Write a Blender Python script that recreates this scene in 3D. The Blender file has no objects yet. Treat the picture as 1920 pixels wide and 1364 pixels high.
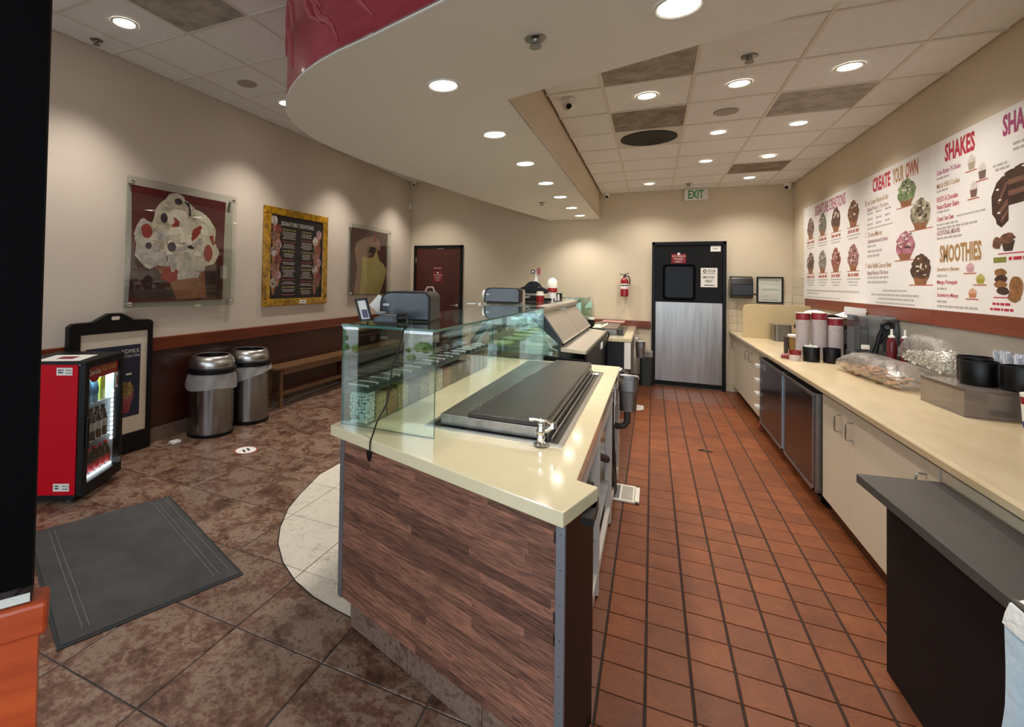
import bpy, bmesh, math, random
from mathutils import Vector, Matrix
random.seed(7)
SC = bpy.context.scene
COL = SC.collection
PI = math.pi
def lin(h):
    h = h.lstrip('#'); r = []
    for i in (0, 2, 4):
        c = int(h[i:i+2], 16) / 255
        r.append(c / 12.92 if c <= .04045 else ((c + .055) / 1.055) ** 2.4)
    return r
# ---------------------------------------------------------------- camera
cam = bpy.data.cameras.new('camera'); CAM = bpy.data.objects.new('camera', cam); COL.objects.link(CAM)
cam.sensor_width = 36; cam.lens = 918.246 / 1920 * 36; cam.clip_start = .02
cam.shift_x = (960 - 796.27) / 1920; cam.shift_y = -(682 - 509.824) / 1920
def cam_rot(p, r, y):
    B = Matrix(((1, 0, 0), (0, 0, -1), (0, 1, 0)))
    Rz = Matrix(((math.cos(y), math.sin(y), 0), (-math.sin(y), math.cos(y), 0), (0, 0, 1)))
    Rx = Matrix(((1, 0, 0), (0, math.cos(p), -math.sin(p)), (0, math.sin(p), math.cos(p))))
    Rr = Matrix(((math.cos(r), -math.sin(r), 0), (math.sin(r), math.cos(r), 0), (0, 0, 1)))
    m = Rr @ Rx @ B @ Rz
    return Matrix((m[0], -m[1], -m[2])).transposed()
CAM.matrix_world = Matrix.Translation((0, 0, 1.501)) @ cam_rot(*[math.radians(a) for a in (-1.0603, .98099, 24.94487)]).to_4x4()
SC.camera = CAM
# ---------------------------------------------------------------- world, exposure
SC.view_settings.view_transform = 'Standard'; SC.view_settings.look = 'None'
SC.view_settings.gamma = 1; SC.view_settings.use_curve_mapping = False
SC.view_settings.exposure = 0.55
W = bpy.data.worlds.new('overcast_sky'); SC.world = W; W.use_nodes = True
bg = W.node_tree.nodes['Background']; bg.inputs[0].default_value = (.80, .90, 1, 1); bg.inputs[1].default_value = 3.0
pl = bpy.data.lights.new('sky_portal', 'AREA'); pl.shape = 'RECTANGLE'; pl.size = 5.6; pl.size_y = 2.7; pl.cycles.is_portal = True
po = bpy.data.objects.new('sky_portal', pl); COL.objects.link(po); po.location = (-1.17, -1.02, 1.35); po.rotation_euler = (PI/2, 0, 0)
SC.cycles.use_denoising = True
SC.cycles.max_bounces = 10; SC.cycles.diffuse_bounces = 5; SC.cycles.transparent_max_bounces = 24; SC.cycles.glossy_bounces = 5
SC.cycles.caustics_reflective = False; SC.cycles.caustics_refractive = False; SC.cycles.sample_clamp_indirect = 6
LAMP = 40.0   # watts of every recessed lamp
# ---------------------------------------------------------------- materials
MATS = {}
def _base(name):
    m = bpy.data.materials.new(name); m.use_nodes = True; MATS[name] = m
    return m, m.node_tree, m.node_tree.nodes['Principled BSDF']
def mat(name, col, rough=.5, metal=0, var=0, vs=6, col2=None, bump=0, bs=60, rnd=0, emit=0, coat=0, spec=.5, scale=(1, 1, 1), detail=5, aniso=0, sheen=0):
    if name in MATS: return MATS[name]
    m, t, b = _base(name); n, l = t.nodes, t.links
    c = lin(col); b.inputs['Base Color'].default_value = (*c, 1)
    b.inputs['Roughness'].default_value = rough; b.inputs['Metallic'].default_value = metal
    b.inputs['Specular IOR Level'].default_value = spec
    if coat: b.inputs['Coat Weight'].default_value = coat; b.inputs['Coat Roughness'].default_value = .08
    if sheen: b.inputs['Sheen Weight'].default_value = sheen
    if emit: b.inputs['Emission Color'].default_value = (*c, 1); b.inputs['Emission Strength'].default_value = emit
    if var or bump or rnd or col2:
        tc = n.new('ShaderNodeTexCoord'); mp = n.new('ShaderNodeMapping'); mp.inputs['Scale'].default_value = scale
        l.new(tc.outputs['Object'], mp.inputs[0]); src = mp.outputs[0]
        oi = None
        if rnd:
            oi = n.new('ShaderNodeObjectInfo'); ad = n.new('ShaderNodeVectorMath'); ad.operation = 'ADD'
            mu = n.new('ShaderNodeMath'); mu.operation = 'MULTIPLY'; mu.inputs[1].default_value = 37
            l.new(oi.outputs['Random'], mu.inputs[0]); l.new(src, ad.inputs[0]); l.new(mu.outputs[0], ad.inputs[1]); src = ad.outputs[0]
        out = None
        if var or col2:
            nz = n.new('ShaderNodeTexNoise'); nz.inputs['Scale'].default_value = vs; nz.inputs['Detail'].default_value = detail; nz.inputs['Roughness'].default_value = .62
            l.new(src, nz.inputs[0])
            cr = n.new('ShaderNodeValToRGB'); cr.color_ramp.elements[0].position = .34; cr.color_ramp.elements[1].position = .66
            if col2: a, d = c, lin(col2)
            else: a, d = [x * (1 - var) for x in c], [min(1, x * (1 + var)) for x in c]
            cr.color_ramp.elements[0].color = (*a, 1); cr.color_ramp.elements[1].color = (*d, 1)
            l.new(nz.outputs[0], cr.inputs[0]); out = cr.outputs[0]
        if rnd:
            hs = n.new('ShaderNodeHueSaturation'); mr = n.new('ShaderNodeMapRange'); mr.inputs[3].default_value = 1 - rnd; mr.inputs[4].default_value = 1 + rnd
            l.new(oi.outputs['Random'], mr.inputs[0]); l.new(mr.outputs[0], hs.inputs['Value'])
            if out: l.new(out, hs.inputs['Color'])
            else: hs.inputs['Color'].default_value = (*c, 1)
            out = hs.outputs[0]
        if out: l.new(out, b.inputs['Base Color'])
        if bump:
            n2 = n.new('ShaderNodeTexNoise'); n2.inputs['Scale'].default_value = bs; n2.inputs['Detail'].default_value = 4; l.new(src, n2.inputs[0])
            bp = n.new('ShaderNodeBump'); bp.inputs['Strength'].default_value = bump; bp.inputs['Distance'].default_value = .01
            l.new(n2.outputs[0], bp.inputs['Height']); l.new(bp.outputs[0], b.inputs['Normal'])
    return m
def glass(name, tint, ior=1.45, rough=0, bump=0, bs=20, extra=0, refl='#ffffff', haze=0, hcol='#e8e6e4'):
    """thin clear sheet: tinted straight-through plus Fresnel mirror"""
    if name in MATS: return MATS[name]
    m, t, b = _base(name); n, l = t.nodes, t.links; n.remove(b)
    tr = n.new('ShaderNodeBsdfTransparent'); tr.inputs[0].default_value = (*lin(tint), 1)
    gl = n.new('ShaderNodeBsdfGlossy'); gl.inputs['Roughness'].default_value = rough; gl.inputs[0].default_value = (*lin(refl), 1)
    fr = n.new('ShaderNodeLayerWeight'); fr.inputs[0].default_value = .5; f0 = ((ior-1)/(ior+1))**2
    pw = n.new('ShaderNodeMath'); pw.operation = 'POWER'; pw.inputs[1].default_value = 5; l.new(fr.outputs['Facing'], pw.inputs[0])
    sk = n.new('ShaderNodeMath'); sk.operation = 'MULTIPLY_ADD'; sk.inputs[1].default_value = 1-f0; sk.inputs[2].default_value = f0; l.new(pw.outputs[0], sk.inputs[0])
    mx = n.new('ShaderNodeMixShader'); fac = sk.outputs[0]
    if extra:
        ad = n.new('ShaderNodeMath'); ad.operation = 'ADD'; ad.inputs[1].default_value = extra; ad.use_clamp = True; l.new(fac, ad.inputs[0]); fac = ad.outputs[0]
    if bump:
        tc = n.new('ShaderNodeTexCoord'); nz = n.new('ShaderNodeTexNoise'); nz.inputs['Scale'].default_value = bs; nz.inputs['Detail'].default_value = 5; l.new(tc.outputs['Object'], nz.inputs[0])
        bp = n.new('ShaderNodeBump'); bp.inputs['Strength'].default_value = bump; bp.inputs['Distance'].default_value = .02
        l.new(nz.outputs[0], bp.inputs['Height']); l.new(bp.outputs[0], gl.inputs['Normal']); l.new(bp.outputs[0], fr.inputs['Normal'])
    l.new(fac, mx.inputs[0]); l.new(tr.outputs[0], mx.inputs[1]); l.new(gl.outputs[0], mx.inputs[2])
    out = mx.outputs[0]
    if haze:
        df = n.new('ShaderNodeBsdfDiffuse'); df.inputs[0].default_value = (*lin(hcol), 1); tl = n.new('ShaderNodeBsdfTranslucent'); tl.inputs[0].default_value = (*lin(hcol), 1)
        a_ = n.new('ShaderNodeMixShader'); a_.inputs[0].default_value = .4; l.new(df.outputs[0], a_.inputs[1]); l.new(tl.outputs[0], a_.inputs[2])
        h_ = n.new('ShaderNodeMixShader'); h_.inputs[0].default_value = haze; l.new(out, h_.inputs[1]); l.new(a_.outputs[0], h_.inputs[2]); out = h_.outputs[0]
    l.new(out, n['Material Output'].inputs[0])
    return m
def stone(name, cols, pos, s1, s2, rough=.35, bump=.25, rnd=.12, speck=0):
    m, t, b = _base(name); n, l = t.nodes, t.links
    tc = n.new('ShaderNodeTexCoord'); oi = n.new('ShaderNodeObjectInfo')
    mu = n.new('ShaderNodeMath'); mu.operation = 'MULTIPLY'; mu.inputs[1].default_value = 41
    ad = n.new('ShaderNodeVectorMath'); ad.operation = 'ADD'
    l.new(oi.outputs['Random'], mu.inputs[0]); l.new(tc.outputs['Object'], ad.inputs[0]); l.new(mu.outputs[0], ad.inputs[1])
    a = n.new('ShaderNodeTexNoise'); a.inputs['Scale'].default_value = s1; a.inputs['Detail'].default_value = 9; a.inputs['Roughness'].default_value = .68; a.inputs['Distortion'].default_value = .5
    c2 = n.new('ShaderNodeTexNoise'); c2.inputs['Scale'].default_value = s2; c2.inputs['Detail'].default_value = 6; c2.inputs['Roughness'].default_value = .7
    l.new(ad.outputs[0], a.inputs[0]); l.new(ad.outputs[0], c2.inputs[0])
    mx = n.new('ShaderNodeMath'); mx.operation = 'MULTIPLY_ADD'; mx.inputs[1].default_value = .45; l.new(c2.outputs[0], mx.inputs[0])
    m3 = n.new('ShaderNodeMath'); m3.operation = 'MULTIPLY'; m3.inputs[1].default_value = .62; l.new(a.outputs[0], m3.inputs[0]); l.new(m3.outputs[0], mx.inputs[2])
    cr = n.new('ShaderNodeValToRGB'); e = cr.color_ramp.elements
    while len(e) < len(cols): e.new(.5)
    for i, (h, p) in enumerate(zip(cols, pos)): e[i].position = p; e[i].color = (*lin(h), 1)
    l.new(mx.outputs[0], cr.inputs[0])
    hs = n.new('ShaderNodeHueSaturation'); mr = n.new('ShaderNodeMapRange'); mr.inputs[3].default_value = 1 - rnd; mr.inputs[4].default_value = 1 + rnd
    l.new(oi.outputs['Random'], mr.inputs[0]); l.new(mr.outputs[0], hs.inputs['Value']); l.new(cr.outputs[0], hs.inputs['Color']); l.new(hs.outputs[0], b.inputs['Base Color'])
    bp = n.new('ShaderNodeBump'); bp.inputs['Strength'].default_value = bump; bp.inputs['Distance'].default_value = .012
    l.new(mx.outputs[0], bp.inputs['Height']); l.new(bp.outputs[0], b.inputs['Normal'])
    mr2 = n.new('ShaderNodeMapRange'); mr2.inputs[3].default_value = rough - .1; mr2.inputs[4].default_value = rough + .15; l.new(c2.outputs[0], mr2.inputs[0]); l.new(mr2.outputs[0], b.inputs['Roughness'])
    return m
def vein(name, c1, c2, rough=.15, coat=.3):
    """worktop with long soft streaks"""
    return mat(name, c1, rough, col2=c2, vs=3, scale=(1, .35, 1), detail=7, coat=coat)
# ---------------------------------------------------------------- mesh builder
_TXT = {}
def _text(body, bold=0):
    k = (body, bold)
    if k not in _TXT:
        cu = bpy.data.curves.new('lettering', 'FONT'); cu.body = body; cu.resolution_u = 2; cu.offset = bold
        ob = bpy.data.objects.new('lettering', cu); me = ob.to_mesh()
        vs = [tuple(v.co) for v in me.vertices]; fs = [tuple(p.vertices) for p in me.polygons]
        ob.to_mesh_clear(); bpy.data.objects.remove(ob); bpy.data.curves.remove(cu)
        xs = [v[0] for v in vs]; ys = [v[1] for v in vs]
        x0, x1, y0, y1 = min(xs), max(xs), min(ys), max(ys)
        _TXT[k] = ([((v[0]-x0)/(x1-x0), (v[1]-y0)/(y1-y0)) for v in vs], fs, (x1-x0)/(y1-y0))
    return _TXT[k]
class MB:
    def __init__(s): s.b = bmesh.new()
    def _fin(s, vs, fs, m, sm=False):
        for f in fs: f.material_index = m; f.smooth = sm
    def add(s, verts, faces, m=0, sm=False):
        vv = [s.b.verts.new(v) for v in verts]; r = []
        for f in faces:
            try: q = s.b.faces.new([vv[i] for i in f]); q.material_index = m; q.smooth = sm; r.append(q)
            except ValueError: pass
        return vv, r
    def box(s, x0, x1, y0, y1, z0, z1, m=0, bev=0, seg=2):
        return s.prism([(x0, y0), (x1, y0), (x1, y1), (x0, y1)], z0, z1, m=m, bev=bev, seg=seg)
    def prism(s, pts, a, b, ax='z', m=0, bev=0, seg=2, sm=False, mside=None):
        n = len(pts)
        def P(p, h): return (p[0], p[1], h) if ax == 'z' else (h, p[0], p[1]) if ax == 'x' else (p[0], h, p[1])
        vv, ff = s.add([P(p, a) for p in pts] + [P(p, b) for p in pts],
              [tuple(range(n))[::-1], tuple(range(n, 2*n))] + [(i, (i+1) % n, n+(i+1) % n, n+i) for i in range(n)], m, sm)
        if mside is not None:
            for f in ff[2:]: f.material_index = mside
        if bev:
            es = {e for f in ff for e in f.edges}
            bmesh.ops.recalc_face_normals(s.b, faces=ff)
            bmesh.ops.bevel(s.b, geom=list(es), offset=bev, segments=seg, affect='EDGES', profile=.5, material=-1)
        return vv
    def lathe(s, prof, c=(0, 0, 0), seg=20, m=0, sx=1, sy=1, a0=0, a1=None, axis='z', sm=True, caps=True):
        full = a1 is None; k = seg if full else seg + 1; vs = []
        for r, z in prof:
            for i in range(k):
                a = 2*PI*i/seg if full else a0 + (a1-a0)*i/seg
                p = (r*math.cos(a)*sx, r*math.sin(a)*sy, z)
                if axis == 'y': p = (p[0], z, p[1])
                if axis == 'x': p = (z, p[0], p[1])
                vs.append((p[0]+c[0], p[1]+c[1], p[2]+c[2]))
        fs = []
        for j in range(len(prof)-1):
            for i in range(seg):
                i2 = (i+1) % k if full else i+1
                fs.append((j*k+i, j*k+i2, (j+1)*k+i2, (j+1)*k+i))
        if caps and full and prof[0][0] > 1e-6: fs.append(tuple(range(k))[::-1])
        if caps and full and prof[-1][0] > 1e-6: fs.append(tuple(range((len(prof)-1)*k, len(prof)*k)))
        return s.add(vs, fs, m, sm)[0]
    def cyl(s, c, r, h, seg=16, m=0, axis='z', r2=None): return s.lathe([(r, 0), (r if r2 is None else r2, h)], c, seg, m, axis=axis)
    def tube(s, pts, r, seg=8, m=0, closed=False):
        P = [Vector(p) for p in pts]; n = len(P); vs = []; prev = None
        for i in range(n):
            d = (P[(i+1) % n] - P[i-1]) if closed else (P[min(i+1, n-1)] - P[max(i-1, 0)])
            d.normalize()
            u = prev - d*prev.dot(d) if prev is not None and (prev - d*prev.dot(d)).length > 1e-4 else d.orthogonal()
            u.normalize(); prev = u; w = d.cross(u); rr = r[i] if isinstance(r, (list, tuple)) else r
            for k in range(seg): a = 2*PI*k/seg; vs.append(tuple(P[i] + u*math.cos(a)*rr + w*math.sin(a)*rr))
        fs = [(i*seg+k, i*seg+(k+1) % seg, ((i+1) % n)*seg+(k+1) % seg, ((i+1) % n)*seg+k) for i in range(n if closed else n-1) for k in range(seg)]
        if not closed: fs += [tuple(range(seg))[::-1], tuple(range((n-1)*seg, n*seg))]
        return s.add(vs, fs, m, True)[0]
    def bar(s, a, b, w, h, m=0, bev=0):
        """box bar from a to b, w across, h tall"""
        a, b = Vector(a), Vector(b); d = (b-a).normalized(); up = Vector((0, 0, 1)) if abs(d.z) < .9 else Vector((0, 1, 0))
        u = d.cross(up).normalized(); v = u.cross(d)
        vs = [tuple(p + u*i*w/2 + v*j*h/2) for p in (a, b) for i, j in ((-1, -1), (1, -1), (1, 1), (-1, 1))]
        vv, ff = s.add(vs, [(3, 2, 1, 0), (4, 5, 6, 7), (0, 1, 5, 4), (1, 2, 6, 5), (2, 3, 7, 6), (3, 0, 4, 7)], m)
        if bev: bmesh.ops.bevel(s.b, geom=list({e for f in ff for e in f.edges}), offset=bev, segments=2, affect='EDGES', profile=.5, material=-1)
    def ball(s, c, r, m=0, sub=2, sc=(1, 1, 1)):
        g = bmesh.ops.create_icosphere(s.b, subdivisions=sub, radius=r, matrix=Matrix.Translation(c) @ Matrix.Diagonal((*sc, 1)))
        for v in g['verts']:
            for f in v.link_faces: f.material_index = m; f.smooth = True
        return g['verts']
    def flat(s, pts, fr, d=0, m=0):
        """polygon of (u,v) on a surface frame fr=(origin,u,v,n), lifted d"""
        o, u, v, n = fr
        return s.add([tuple(o + u*a + v*b + n*d) for a, b in pts], [tuple(range(len(pts)))], m)[0]
    def rect(s, u0, u1, v0, v1, fr, d=0, m=0): return s.flat([(u0, v0), (u1, v0), (u1, v1), (u0, v1)], fr, d, m)
    def text(s, body, u0, v0, w, h, fr, d=.001, m=0, bold=0):
        vs, fs, asp = _text(body, bold); o, u, v, n = fr
        if w is None: w = h * asp
        s.add([tuple(o + u*(u0 + a*w) + v*(v0 + b*h) + n*d) for a, b in vs], fs, m)
    def greek(s, u0, u1, v, h, fr, d=.001, m=0, rg=random):
        """a line of print too small to read: word-length strokes"""
        u = u0
        while u < u1 - h:
            w = min(rg.uniform(1.2, 4.2) * h, u1 - u); s.rect(u, u + w, v, v + h, fr, d, m); u += w + h*.6
    def o(s, name, mats, parent=None, label=None, cat=None, group=None, kind=None, local=False, ang=38):
        b = s.b
        bmesh.ops.recalc_face_normals(b, faces=b.faces[:])
        me = bpy.data.meshes.new(name); ob = bpy.data.objects.new(name, me); COL.objects.link(ob)
        if parent is not None:
            ob.parent = parent; M = RM[parent.name]; RM[ob.name] = M
            if not local: b.transform(M.inverted())
        else:
            if not local:
                vs = b.verts; xs = [v.co.x for v in vs]; ys = [v.co.y for v in vs]; zs = [v.co.z for v in vs]
                c = Vector(((min(xs)+max(xs))/2, (min(ys)+max(ys))/2, min(zs))); M = Matrix.Translation(c); b.transform(M.inverted()); ob.location = c
            else: M = Matrix.Identity(4)
            RM[ob.name] = M
        b.to_mesh(me); b.free()
        for m in (mats if isinstance(mats, (list, tuple)) else [mats]): me.materials.append(m)
        if any(p.use_smooth for p in me.polygons): me.set_sharp_from_angle(angle=math.radians(ang))
        tag(ob, label, cat, group, kind)
        return ob
RM = {}
def tag(o, label=None, cat=None, group=None, kind=None):
    for k, v in (('label', label), ('category', cat), ('group', group), ('kind', kind)):
        if v: o[k] = v
    return o
def T(name, label, cat, loc, rz=0, group=None, kind=None):
    e = bpy.data.objects.new(name, None); COL.objects.link(e); e.location = loc; e.rotation_euler = (0, 0, rz); e.empty_display_size = .05
    RM[e.name] = Matrix.Translation(loc) @ Matrix.Rotation(rz, 4, 'Z')
    return tag(e, label, cat, group, kind)
def dup(root, loc, rz=0, label=None, group=None):
    def cp(o, p):
        c = o.copy(); COL.objects.link(c)
        if p is not None: c.parent = p
        for ch in KIDS.get(o.name) or [x for x in o.children]: cp(ch, c)
        return c
    r = cp(root, None); r.location = loc; r.rotation_euler = (0, 0, rz); RM[r.name] = Matrix.Translation(loc) @ Matrix.Rotation(rz, 4, 'Z')
    if label: r['label'] = label
    if group: r['group'] = group
    return r
KIDS = {}
V = Vector
XL, XR, YB, ZC, ZH = -4.1, 1.745, 8.2, 2.92, 3.34
FL = (V((XL, 0, 0)), V((0, 1, 0)), V((0, 0, 1)), V((1, 0, 0)))        # left wall, u = y
FB = (V((0, YB, 0)), V((1, 0, 0)), V((0, 0, 1)), V((0, -1, 0)))       # back wall, u = x
FR = (V((XR, 0, 0)), V((0, -1, 0)), V((0, 0, 1)), V((-1, 0, 0)))      # right wall, u = -y
def off(fr, d): return (fr[0] + fr[3]*d, fr[1], fr[2], fr[3])
def rrect(x0, x1, y0, y1, r, k=4):
    p = []
    for cx, cy, a in ((x1-r, y0+r, -90), (x1-r, y1-r, 0), (x0+r, y1-r, 90), (x0+r, y0+r, 180)):
        for i in range(k+1): t = math.radians(a + 90*i/k); p.append((cx + r*math.cos(t), cy + r*math.sin(t)))
    return p
def ell(cx, cy, rx, ry, n=20): return [(cx + rx*math.cos(2*PI*i/n), cy + ry*math.sin(2*PI*i/n)) for i in range(n)]
def blob(cx, cy, rx, ry, jag=.15, n=22, rg=random):
    return [(cx + rx*math.cos(2*PI*i/n)*(1 + rg.uniform(-jag, jag)), cy + ry*math.sin(2*PI*i/n)*(1 + rg.uniform(-jag, jag))) for i in range(n)]
# ---------------------------------------------------------------- shared materials
m_wall = mat('wall_paint', '#d1c3ab', .75, var=.02, vs=2, bump=.05, bs=260)
m_wall_l = mat('wall_paint_left', '#cabdae', .75, var=.02, vs=2, bump=.05, bs=260)
m_soffit = mat('soffit_paint', '#ebe8e2', .8, bump=.03, bs=200)
m_tile_c = mat('ceiling_tile_face', '#e8e8ea', .9, var=.03, vs=30, bump=.12, bs=300, rnd=.03)
m_grid = mat('ceiling_grid_enamel', '#d9d4ce', .6)
m_dusty = mat('dusty_vent_face', '#8b867e', .9, col2='#b3ada4', vs=9, bump=.3, bs=120, rnd=.08)
m_dusty_b = mat('brown_dusty_vent_face', '#75695d', .9, col2='#a0958a', vs=9, bump=.3, bs=120, rnd=.08)
m_dark = mat('vent_throat', '#2c2925', .9)
m_cherry = mat('cherry_wood', '#56200c', .4, col2='#763416', vs=5, scale=(1, .25, 6), detail=6, coat=.2)
m_cherry_lit = mat('cherry_wood_sunlit', '#9c3a16', .35, col2='#b94f22', vs=5, scale=(1, .3, 6), detail=6, coat=.15)  # copy of the cherry with sunlight put into its brighter orange
m_cherry_d = mat('cherry_wainscot', '#2e0e05', .45, col2='#401607', vs=4, scale=(1, .25, 3), detail=6, coat=.2)
m_strip = mat('brown_laminate_strip', '#6b2c18', .35, col2='#7c3721', vs=5, scale=(1, .2, 5))
m_black = mat('black_plastic', '#070708', .42, spec=.3)
m_blackm = mat('black_metal', '#020203', .7, spec=.06)
m_white = mat('white_plastic', '#e4e2dc', .4)
m_steel = mat('brushed_steel', '#b9b7b2', .3, metal=1, var=.08, vs=14, scale=(8, 8, .4))
m_steel_d = mat('dull_steel', '#8d8b88', .38, metal=1, var=.1, vs=10)
m_steelp = mat('steel_kick_plate', '#a9a7a4', .32, metal=1, var=.12, vs=3, scale=(5, 1, .4), bump=.25, bs=3)  # broad streaks put soft vertical reflections into the colour
m_chrome = mat('chrome', '#e6e6e6', .07, metal=1)
m_grey = mat('grey_plastic', '#6f7173', .5)
m_dgrey = mat('dark_grey_plastic', '#3a3c3d', .55)
m_cream = mat('cream_laminate', '#cfc4ad', .4, var=.015, vs=3)
m_paper = mat('white_paper', '#e6e3dd', .8)
m_ink = mat('black_ink', '#1a1818', .7)
m_inkg = mat('grey_ink', '#8a8480', .8)
m_inkw = mat('white_ink', '#d9d2c8', .7)
m_red = mat('red_ink', '#7a1020', .6)
m_redp = mat('glossy_red_plastic', '#8a0f18', .25, coat=.3)
m_green = mat('exit_green', '#109048', .5)
m_grout = mat('dark_grout', '#4c4440', .9, var=.2, vs=20)
m_groutk = mat('kitchen_grout', '#2a1d17', .95, var=.25, vs=15)
m_bulb = mat('lamp_lens', '#fff6e8', .5, emit=9)
m_g_edge = mat('glass_edge', '#3f6a5f', .12, spec=.8)
m_clear = glass('clear_acrylic', '#fafcfb')
m_glass = glass('green_tint_glass', '#eef8f5', ior=1.5, extra=.07)
m_quarry = stone('quarry_tile_clay', ['#46230d', '#663417', '#733d1d', '#814a25'], [.3, .45, .56, .7], 5, 60, rough=.46, bump=.06, rnd=.13); m_quarry.node_tree.nodes['Principled BSDF'].inputs['Specular IOR Level'].default_value = .25
m_btile = stone('brown_slate_tile', ['#2b1c16', '#523629', '#6b4c3c', '#8a7463', '#4a2b20'], [.36, .45, .52, .60, .69], 7, 38, rough=.30, bump=.35, rnd=.12)
m_ltile = stone('ivory_tile', ['#9c9080', '#c9bfae', '#d8cfbf', '#b9ad9b'], [.36, .46, .56, .68], 9, 60, rough=.35, bump=.25, rnd=.05)
m_plinth = stone('plinth_stone', ['#33241d', '#5c463a', '#7b6558', '#4a372d'], [.36, .46, .55, .66], 8, 40, rough=.4, bump=.3, rnd=.05)

# ---------------------------------------------------------------- floor
b = MB(); b.box(-4.25, 1.9, -6, YB + .15, -.16, -.06); b.box(-4.25, -.33, -1.1, YB + .15, -.06, -.005); b.box(-.33, 1.9, -1.1, YB + .15, -.06, -.0045, m=1)
floor = b.o('floor', [m_grout, m_groutk, ], kind='structure', label='floor of brown stone tile, ivory inset and red quarry tile')
PT, QT = .449, .1585
def tile_mesh(name, w, l, h, bev, m):
    b = MB(); b.box(-w/2, w/2, -l/2, l/2, -h, -bev); b.b.faces.ensure_lookup_table()
    b = MB(); i = bev
    vs = [(x*w/2, y*l/2, -h) for x, y in ((-1, -1), (1, -1), (1, 1), (-1, 1))] + [(x*w/2, y*l/2, -i) for x, y in ((-1, -1), (1, -1), (1, 1), (-1, 1))] + [(x*(w/2-i), y*(l/2-i), 0) for x, y in ((-1, -1), (1, -1), (1, 1), (-1, 1))]
    b.add(vs, [(8, 9, 10, 11)] + [(a+k, a+(k+1) % 4, a+4+(k+1) % 4, a+4+k) for a in (0, 4) for k in range(4)])
    me = bpy.data.meshes.new(name); b.b.to_mesh(me); b.b.free(); me.materials.append(m); return me
def piece(name, me, parent, loc, rot=None):
    o = bpy.data.objects.new(name, me); COL.objects.link(o); o.parent = parent
    o.location = V(loc) - RM[parent.name].translation
    if rot: o.rotation_euler = rot
    return o
me_big = tile_mesh('stone_tile', PT-.007, PT-.007, .03, .0025, m_btile)
curve = [(-2.30, 8.3), (-2.30, 3.5), (-2.303, 3.1), (-2.205, 2.739), (-2.139, 2.552), (-2.02, 2.342), (-1.908, 2.197), (-1.76, 2.067), (-1.597, 1.969), (-1.438, 1.909), (-1.289, 1.880), (-1.195, 1.866), (-1.0, 1.9), (-.9, 1.95), (-.9, 8.3)]
def inside(p, poly):
    c = False
    for i in range(len(poly)):
        a, d = poly[i], poly[i-1]
        if (a[1] > p[1]) != (d[1] > p[1]) and p[0] < (d[0]-a[0])*(p[1]-a[1])/(d[1]-a[1]) + a[0]: c = not c
    return c
def clip(poly, x0, x1, y0, y1):
    for ax, lim, sg in ((0, x0, 1), (0, x1, -1), (1, y0, 1), (1, y1, -1)):
        out = []
        for i in range(len(poly)):
            p, q = poly[i-1], poly[i]; dp, dq = (p[ax]-lim)*sg, (q[ax]-lim)*sg
            if (dp >= 0) != (dq >= 0): t = dp/(dp-dq); out.append((p[0]+(q[0]-p[0])*t, p[1]+(q[1]-p[1])*t))
            if dq >= 0: out.append(q)
        poly = out
        if not poly: return []
    return poly
for i in range(-6, 8):
    for j in range(-6, 16):
        cx, cy = -1.61 + (i+.5)*PT, 1.604 + (j+.5)*PT
        if cx < XL - .15 or cx > -.32 or cy < -1 or cy > YB + .1: continue
        cor = [(cx+a*PT/2, cy+d*PT/2) for a in (-1, 1) for d in (-1, 1)]
        ins = [inside(c, curve) for c in cor]
        if not all(ins): piece('stone_tile', me_big, floor, (cx, cy, random.uniform(-.0006, 0)))
        lp = clip(curve, cx-PT/2+.003, cx+PT/2-.003, cy-PT/2+.003, cy+PT/2-.003)
        if len(lp) > 2 and cx > -2.6:
            b = MB(); vv = b.prism(lp, -.02, .0018); b.o('ivory_tile', m_ltile, floor)
b = MB(); b.tube([(x, y, .0008) for x, y in curve[1:-1]], .0035, 5); b.o('curved_grout_line', mat('black_grout', '#1c1917', .9), floor)
me_q = tile_mesh('quarry_tile', QT-.0095, QT-.0055, .025, .0018, m_quarry)
qs = []
for i in range(-1, 13):
    for j in range(-24, 36):
        cx, cy = -.1714 + (i+.5)*QT, 2.745 + (j+.5)*QT
        if cx < -.32 or cx > XR or cy < -1 or cy > YB: continue
        vis = cx < 1.12 and not (cx > .78 and cy < 2.4) and cy > .95 and not (cx < -.23 and cy > 1.8)
        qs.append((0 if vis else 1, cy, cx))
qs.sort()
bq = MB()
for n, (k, cy, cx) in enumerate(qs):
    if n < 298: piece('quarry_tile', me_q, floor, (cx, cy, random.uniform(-.0008, .0002)))
    else:
        w, l = QT-.0095, QT-.0055; bq.box(cx-w/2, cx+w/2, cy-l/2, cy+l/2, -.02, random.uniform(-.0008, .0002))
bq.o('quarry_tile_field', mat('quarry_tile_far', '#66371e', .36, var=.12, vs=4, bump=.05, bs=60), floor, kind='stuff')
# pavement outside the open shopfront
b = MB(); b.box(-9, 7, -9, -1.12, -.16, -.03); b.o('ground', mat('pavement', '#8d8a85', .9, var=.1, vs=3), kind='structure')

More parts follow.
